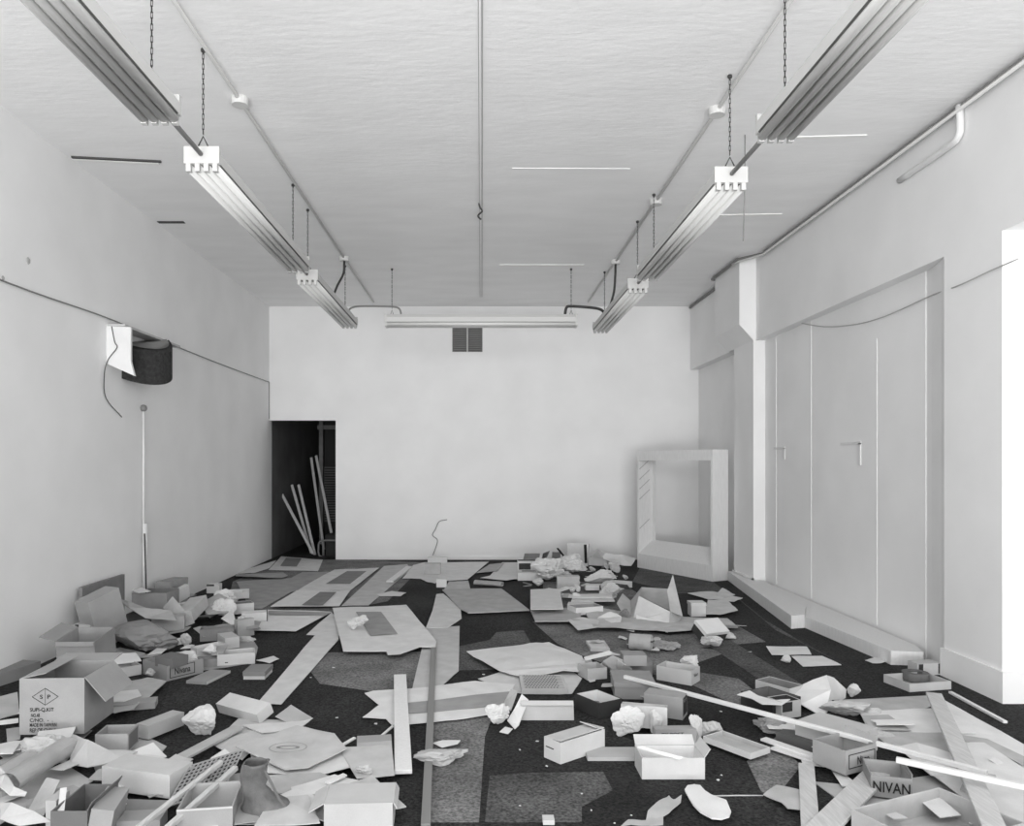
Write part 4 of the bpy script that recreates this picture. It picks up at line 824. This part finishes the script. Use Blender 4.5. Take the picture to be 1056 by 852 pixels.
sheet('dark mesh-patterned cardboard at the bottom left under the white carton', [(100, 824, .04), (175, 826, .04), (150, 856, .02), (110, 856, .02)], 'g1', z=.03)
o, f = carton('open carton with white-rimmed sides in front of the boot', (182, 866), (240, 862), .26, .12, z=.0, m='c3', inner='c2', name='carton', band=[('f', 0, 1, .94, 1.0, 'w2')])
o, f = carton('white closed box with a folded front at the bottom beside the carpet', (334, 864), (405, 862), .2, .135, z=.0, m='w1', open_=False, name='carton', flaps=[('l', .07, -30), ('r', .03, -60)])
carton('grey thin box left of the open white-rimmed carton', (120, 860), (165, 858), .1, .05, z=.0, m='c2', open_=False)
# boot
bt = empty('boot', G(266, 842, .02), 'upright crumpled brown leather boot in the left foreground', 'boot')
Bp = G(263, 838, .04); sB = Bp.y / FPX
bb = bmesh.new(); n = 20; rings = []
prof = [(0, .095, .055, .045), (.025, .105, .056, .05), (.05, .095, .05, .042), (.08, .066, .046, .016), (.12, .052, .046, -.004), (.155, .056, .048, -.008), (.19, .054, .05, -.002), (.215, .056, .05, .004)]
for z, a, c_, ox in prof:
    rings.append([bb.verts.new(Bp + Vector((ox + a * math.cos(t) * (1 + .07 * noise.noise(Vector((math.cos(t), math.sin(t), z * 30)))), c_ * math.sin(t), z + .006 * noise.noise(Vector((math.cos(t) * 2, math.sin(t) * 2, z * 40)))))) for t in [2 * math.pi * k / n for k in range(n)]])
for i in range(len(rings) - 1):
    for k in range(n): bb.faces.new((rings[i][k], rings[i][(k + 1) % n], rings[i + 1][(k + 1) % n], rings[i + 1][k]))
bb.faces.new(rings[0][::-1]); bmesh.ops.subdivide_edges(bb, edges=bb.edges[:], cuts=1, use_grid_fill=True)
for v_ in bb.verts: v_.co += Vector((1, .8, .4)) * (.008 * noise.noise(v_.co * 28) + .006 * noise.noise(Vector((v_.co.x * 8, v_.co.y * 8, v_.co.z * 70))))
bmesh.ops.solidify(bb, geom=bb.faces[:], thickness=.004)
part('upper', bb, M['boot_leather'], bt, True)
bb = bmesh.new(); prism(bb, [(Bp.x + .045 + .112 * math.cos(t), Bp.y + .062 * math.sin(t)) for t in [2 * math.pi * k / 24 for k in range(24)]], Bp.z - .018, Bp.z + .001); part('sole', bb, M['c1'], bt)
bb = bmesh.new(); tube(bb, [Bp + Vector((.05, -.03, .19)), Bp + Vector((.085, -.06, .15)), Bp + Vector((.12, -.06, .08)), Bp + Vector((.14, -.05, .05))], .006, 6); part('lace', bb, M['g2'], bt)

# ---------------------------------------------------------------- small scraps, many alike
rnd = random.Random(7)
def scatter(n, poly, kind, lab, grp, z=(0, .06), size=(8, 20), mats=('w1', 'c4', 'c3', 'w2')):
    def inside(x, y):
        c = False; j = len(poly) - 1
        for i in range(len(poly)):
            xi, yi = poly[i]; xj, yj = poly[j]
            if (yi > y) != (yj > y) and x < (xj - xi) * (y - yi) / (yj - yi) + xi: c = not c
            j = i
        return c
    k = 0; xs = [p[0] for p in poly]; ys = [p[1] for p in poly]
    while k < n:
        x, y = rnd.uniform(min(xs), max(xs)), rnd.uniform(min(ys), max(ys))
        if not inside(x, y): continue
        k += 1; s = rnd.uniform(*size); zz = rnd.uniform(*z); mm = rnd.choice(mats)
        P = G(x, y, zz)
        if kind == 'bit':
            b = bmesh.new(); rad = s * P.y / FPX / 2; q = [b.verts.new(P + Vector((rad * rnd.uniform(.6, 1.2) * math.cos(t), rad * rnd.uniform(.6, 1.2) * math.sin(t), rnd.uniform(0, .35) * rad + .004))) for t in [i * 2 * math.pi / 6 for i in range(6)]]
            f = b.faces.new(q); bmesh.ops.triangulate(b, faces=[f]); bmesh.ops.solidify(b, geom=b.faces[:], thickness=.0025)
            tag(part('paper_scrap', b, M[mm]), lab, 'scrap', grp)
        elif kind == 'card':
            a = rnd.uniform(0, 3.14); ww = s * P.y / FPX; dd_ = ww * rnd.uniform(.4, .9)
            uu = Vector((math.cos(a), math.sin(a), rnd.uniform(-.18, .25))).normalized(); vv = uu.cross(Z_).normalized(); ww_ = uu.cross(vv)
            b = bmesh.new(); slab(b, P + Z_ * .02, uu, vv, ww_, -ww / 2, ww / 2, -dd_ / 2, dd_ / 2, -.002, .002)
            tag(part('cardboard_scrap', b, M[mm]), lab, 'scrap', grp)
        else:
            o = crumple(lab, (x, y), s, s * .55, mm, z=zz, seed=rnd.uniform(0, 99), group=grp, sub=3, rot=rnd.uniform(0, 180))
TONE = {'g1': 'dark grey', 'c1': 'dull grey', 'c2': 'mid grey', 'c3': 'light grey', 'c4': 'pale', 'c5': 'pale', 'w1': 'white', 'w2': 'bright white', 'tissue': 'white'}
ANCH = [(113, 640, 'the tall mottled carton'), (150, 605, 'the rounded pole cover'), (185, 605, 'the narrow upright carton'), (225, 630, 'the striped wrapper'), (246, 612, 'the small wall-side white box'), (146, 658, 'the kraft sack'),
 (222, 655, 'the long dark grey box'), (172, 690, 'the script-named box at left'), (125, 693, 'the low white box'), (243, 677, 'the long white shoe box'), (80, 675, 'the slant-lidded carton'), (254, 645, 'the grey box on end'),
 (545, 583, 'the black-lined box of the back heap'), (568, 590, 'the big wad in the back heap'), (595, 572, 'the tall white carton end'), (586, 600, 'the plain dull box'), (616, 571, 'the peaked card'), (617, 595, 'the rounded paper bag'), (628, 610, 'the crumpled sack'), (640, 577, 'the sloping white sheet'), (640, 600, 'the bracket-shaped frame'), (560, 617, 'the white board'),
 (672, 628, 'the upturned carton'), (608, 630, 'the grey-lined open box'), (622, 666, 'the square white lid'), (660, 663, 'the card shell'), (635, 685, 'the curved wrap'), (655, 685, 'the stacked grey boxes'), (700, 695, 'the open printed shoe box'), (725, 655, 'the black-lined tipped box'),
 (615, 725, 'the black open box'), (665, 730, 'the tissue-filled box'), (695, 760, 'the printed flap'), (590, 768, 'the lone foreground shoe box'), (692, 790, 'the blank-fronted shoe box'), (758, 770, 'the shallow tray with grey inside'),
 (50, 730, 'the lettered carton'), (35, 785, 'the rolled cardboard'), (145, 805, 'the long closed white carton'), (80, 825, 'the dark open box'), (205, 800, 'the lattice'), (265, 815, 'the boot'), (300, 770, 'the oval-marked sheet'), (370, 835, 'the fold-fronted white box'), (380, 785, 'the flat carton base'), (115, 765, 'the drawer-shaped box'), (210, 840, 'the white-rimmed carton'), (10, 800, 'the bent corner'),
 (795, 710, 'the open dark-inside shoe box'), (845, 720, 'the domed carton'), (860, 755, 'the long printed-end box'), (875, 785, 'the framed-name box'), (920, 805, 'the capitals box'), (950, 705, 'the tray of tape'), (990, 770, 'the diagonal plank'), (1030, 800, 'the second white batten'), (940, 840, 'the bottom right carton'), (835, 820, 'the upright plank'), (800, 825, 'the cut cardboard piece')]
def where(x, y):
    ax, ay, nm = min(ANCH, key=lambda a: (a[0] - x) ** 2 + 2.5 * (a[1] - y) ** 2)
    dx, dy = x - ax, (y - ay) * 1.6
    if abs(dx) + abs(dy) < 9: return 'close by ' + nm
    rel = ('right of ' if dx > 0 else 'left of ') if abs(dx) > abs(dy) else ('in front of ' if dy > 0 else 'behind ')
    return rel + nm
rnd = random.Random(7)
def scatter(n, poly, kind, lab, grp, z=(0, .06), size=(8, 20), mats=('w1', 'c4', 'c3', 'w2'), near=True):
    def inside(x, y):
        c = False; j = len(poly) - 1
        for i in range(len(poly)):
            xi, yi = poly[i]; xj, yj = poly[j]
            if (yi > y) != (yj > y) and x < (xj - xi) * (y - yi) / (yj - yi) + xi: c = not c
            j = i
        return c
    k = 0; xs = [p[0] for p in poly]; ys = [p[1] for p in poly]
    while k < n:
        x, y = rnd.uniform(min(xs), max(xs)), rnd.uniform(min(ys), max(ys))
        if not inside(x, y): continue
        k += 1; s = rnd.uniform(*size); zz = rnd.uniform(*z); mm = rnd.choice(mats)
        big = 'larger' if s > (size[0] + size[1]) / 2 else 'small'
        lb = '%s %s %s %s' % (big, TONE[mm], lab, where(x, y)) if near else lab
        P = G(x, y, zz)
        if kind == 'bit':
            b = bmesh.new(); rad = s * P.y / FPX / 2; q = [b.verts.new(P + Vector((rad * rnd.uniform(.6, 1.2) * math.cos(t), rad * rnd.uniform(.6, 1.2) * math.sin(t), rnd.uniform(0, .35) * rad + .004))) for t in [i * 2 * math.pi / 6 for i in range(6)]]
            f = b.faces.new(q); bmesh.ops.triangulate(b, faces=[f]); bmesh.ops.solidify(b, geom=b.faces[:], thickness=.0025)
            tag(part('paper_scrap', b, M[mm]), lb, 'scrap', grp)
        elif kind == 'card':
            a = rnd.uniform(0, 3.14); ww = s * P.y / FPX; dd_ = ww * rnd.uniform(.4, .9)
            uu = Vector((math.cos(a), math.sin(a), rnd.uniform(-.18, .25))).normalized(); vv = uu.cross(Z_).normalized(); ww_ = uu.cross(vv)
            c4 = [P + Z_ * (.012 + abs(uu.z) * ww / 2) + uu * sx * ww / 2 * rnd.uniform(.75, 1.1) + vv * sy * dd_ / 2 * rnd.uniform(.7, 1.15) for sx, sy in ((-1, -1), (1, -1), (1.1, .1), (1, 1), (-1, 1))]
            b = bmesh.new(); f = b.faces.new([b.verts.new(q) for q in c4]); bmesh.ops.triangulate(b, faces=[f]); bmesh.ops.solidify(b, geom=b.faces[:], thickness=.004)
            tag(part('cardboard_scrap', b, M[mm]), lb, 'scrap', grp)
        else:
            crumple(lb, (x, y), s, s * .55, mm, z=zz, seed=rnd.uniform(1, 99), group=grp, sub=3, rot=rnd.uniform(0, 180))
LH = [(60, 690), (110, 640), (200, 612), (262, 612), (262, 650), (210, 690), (150, 702)]
scatter(34, LH, 'card', 'torn card', 'cardboard pieces of the left heap', (.01, .07), (14, 32), ('c1', 'c2', 'c3', 'c4'))
scatter(9, LH, 'wad', 'paper wad', 'paper wads of the left heap', (.0, .04), (9, 18), ('w1', 'c4'))
BH = [(536, 603), (545, 583), (610, 578), (650, 590), (650, 604), (630, 622), (590, 622)]
scatter(34, BH, 'card', 'card', 'cards of the back heap', (.01, .05), (7, 17), ('w1', 'c4', 'c5', 'c2', 'g1'))
scatter(16, BH, 'wad', 'paper wad', 'paper wads of the back heap', (.0, .05), (8, 15), ('w1', 'c4', 'c5'))
scatter(12, [(590, 625), (700, 655), (700, 676), (640, 690), (600, 690), (600, 650)], 'bit', 'torn paper', 'scraps by the upturned carton', (.0, .02), (6, 14), ('w1', 'c4', 'c3'))
FLs = [(0, 765), (60, 760), (150, 790), (240, 800), (330, 800), (400, 830), (410, 850), (0, 850)]
scatter(26, FLs, 'card', 'torn cardboard', 'cardboard pieces of the left foreground', (.0, .05), (24, 60), ('c1', 'c2', 'c3', 'c4'))
scatter(8, [(0, 700), (16, 700), (18, 757), (60, 770), (0, 800)], 'card', 'torn cardboard', 'cardboard pieces of the left foreground', (.0, .08), (24, 60), ('c1', 'c2', 'c4'))
scatter(12, [(600, 700), (720, 720), (720, 770), (620, 770), (600, 750)], 'bit', 'torn paper', 'scraps among the centre right boxes', (.0, .03), (8, 18), ('w1', 'c4', 'c3', 'g1'))
scatter(14, [(770, 730), (850, 760), (960, 740), (1040, 790), (1040, 850), (900, 850), (850, 790)], 'card', 'torn cardboard', 'cardboard pieces of the right foreground', (.0, .04), (18, 44), ('c3', 'c4', 'c5', 'c2'))
scatter(34, [(280, 700), (330, 680), (440, 680), (620, 600), (780, 640), (900, 700), (850, 720), (780, 800), (700, 850), (460, 850), (430, 800), (330, 750)], 'bit', 'tiny white fleck of paper on the open carpet', 'paper flecks on the carpet', (.0, .001), (2, 4), ('w2', 'w1', 'c4'), near=False)
for o in bpy.data.objects:
    if '_w' in o: del o['_w']
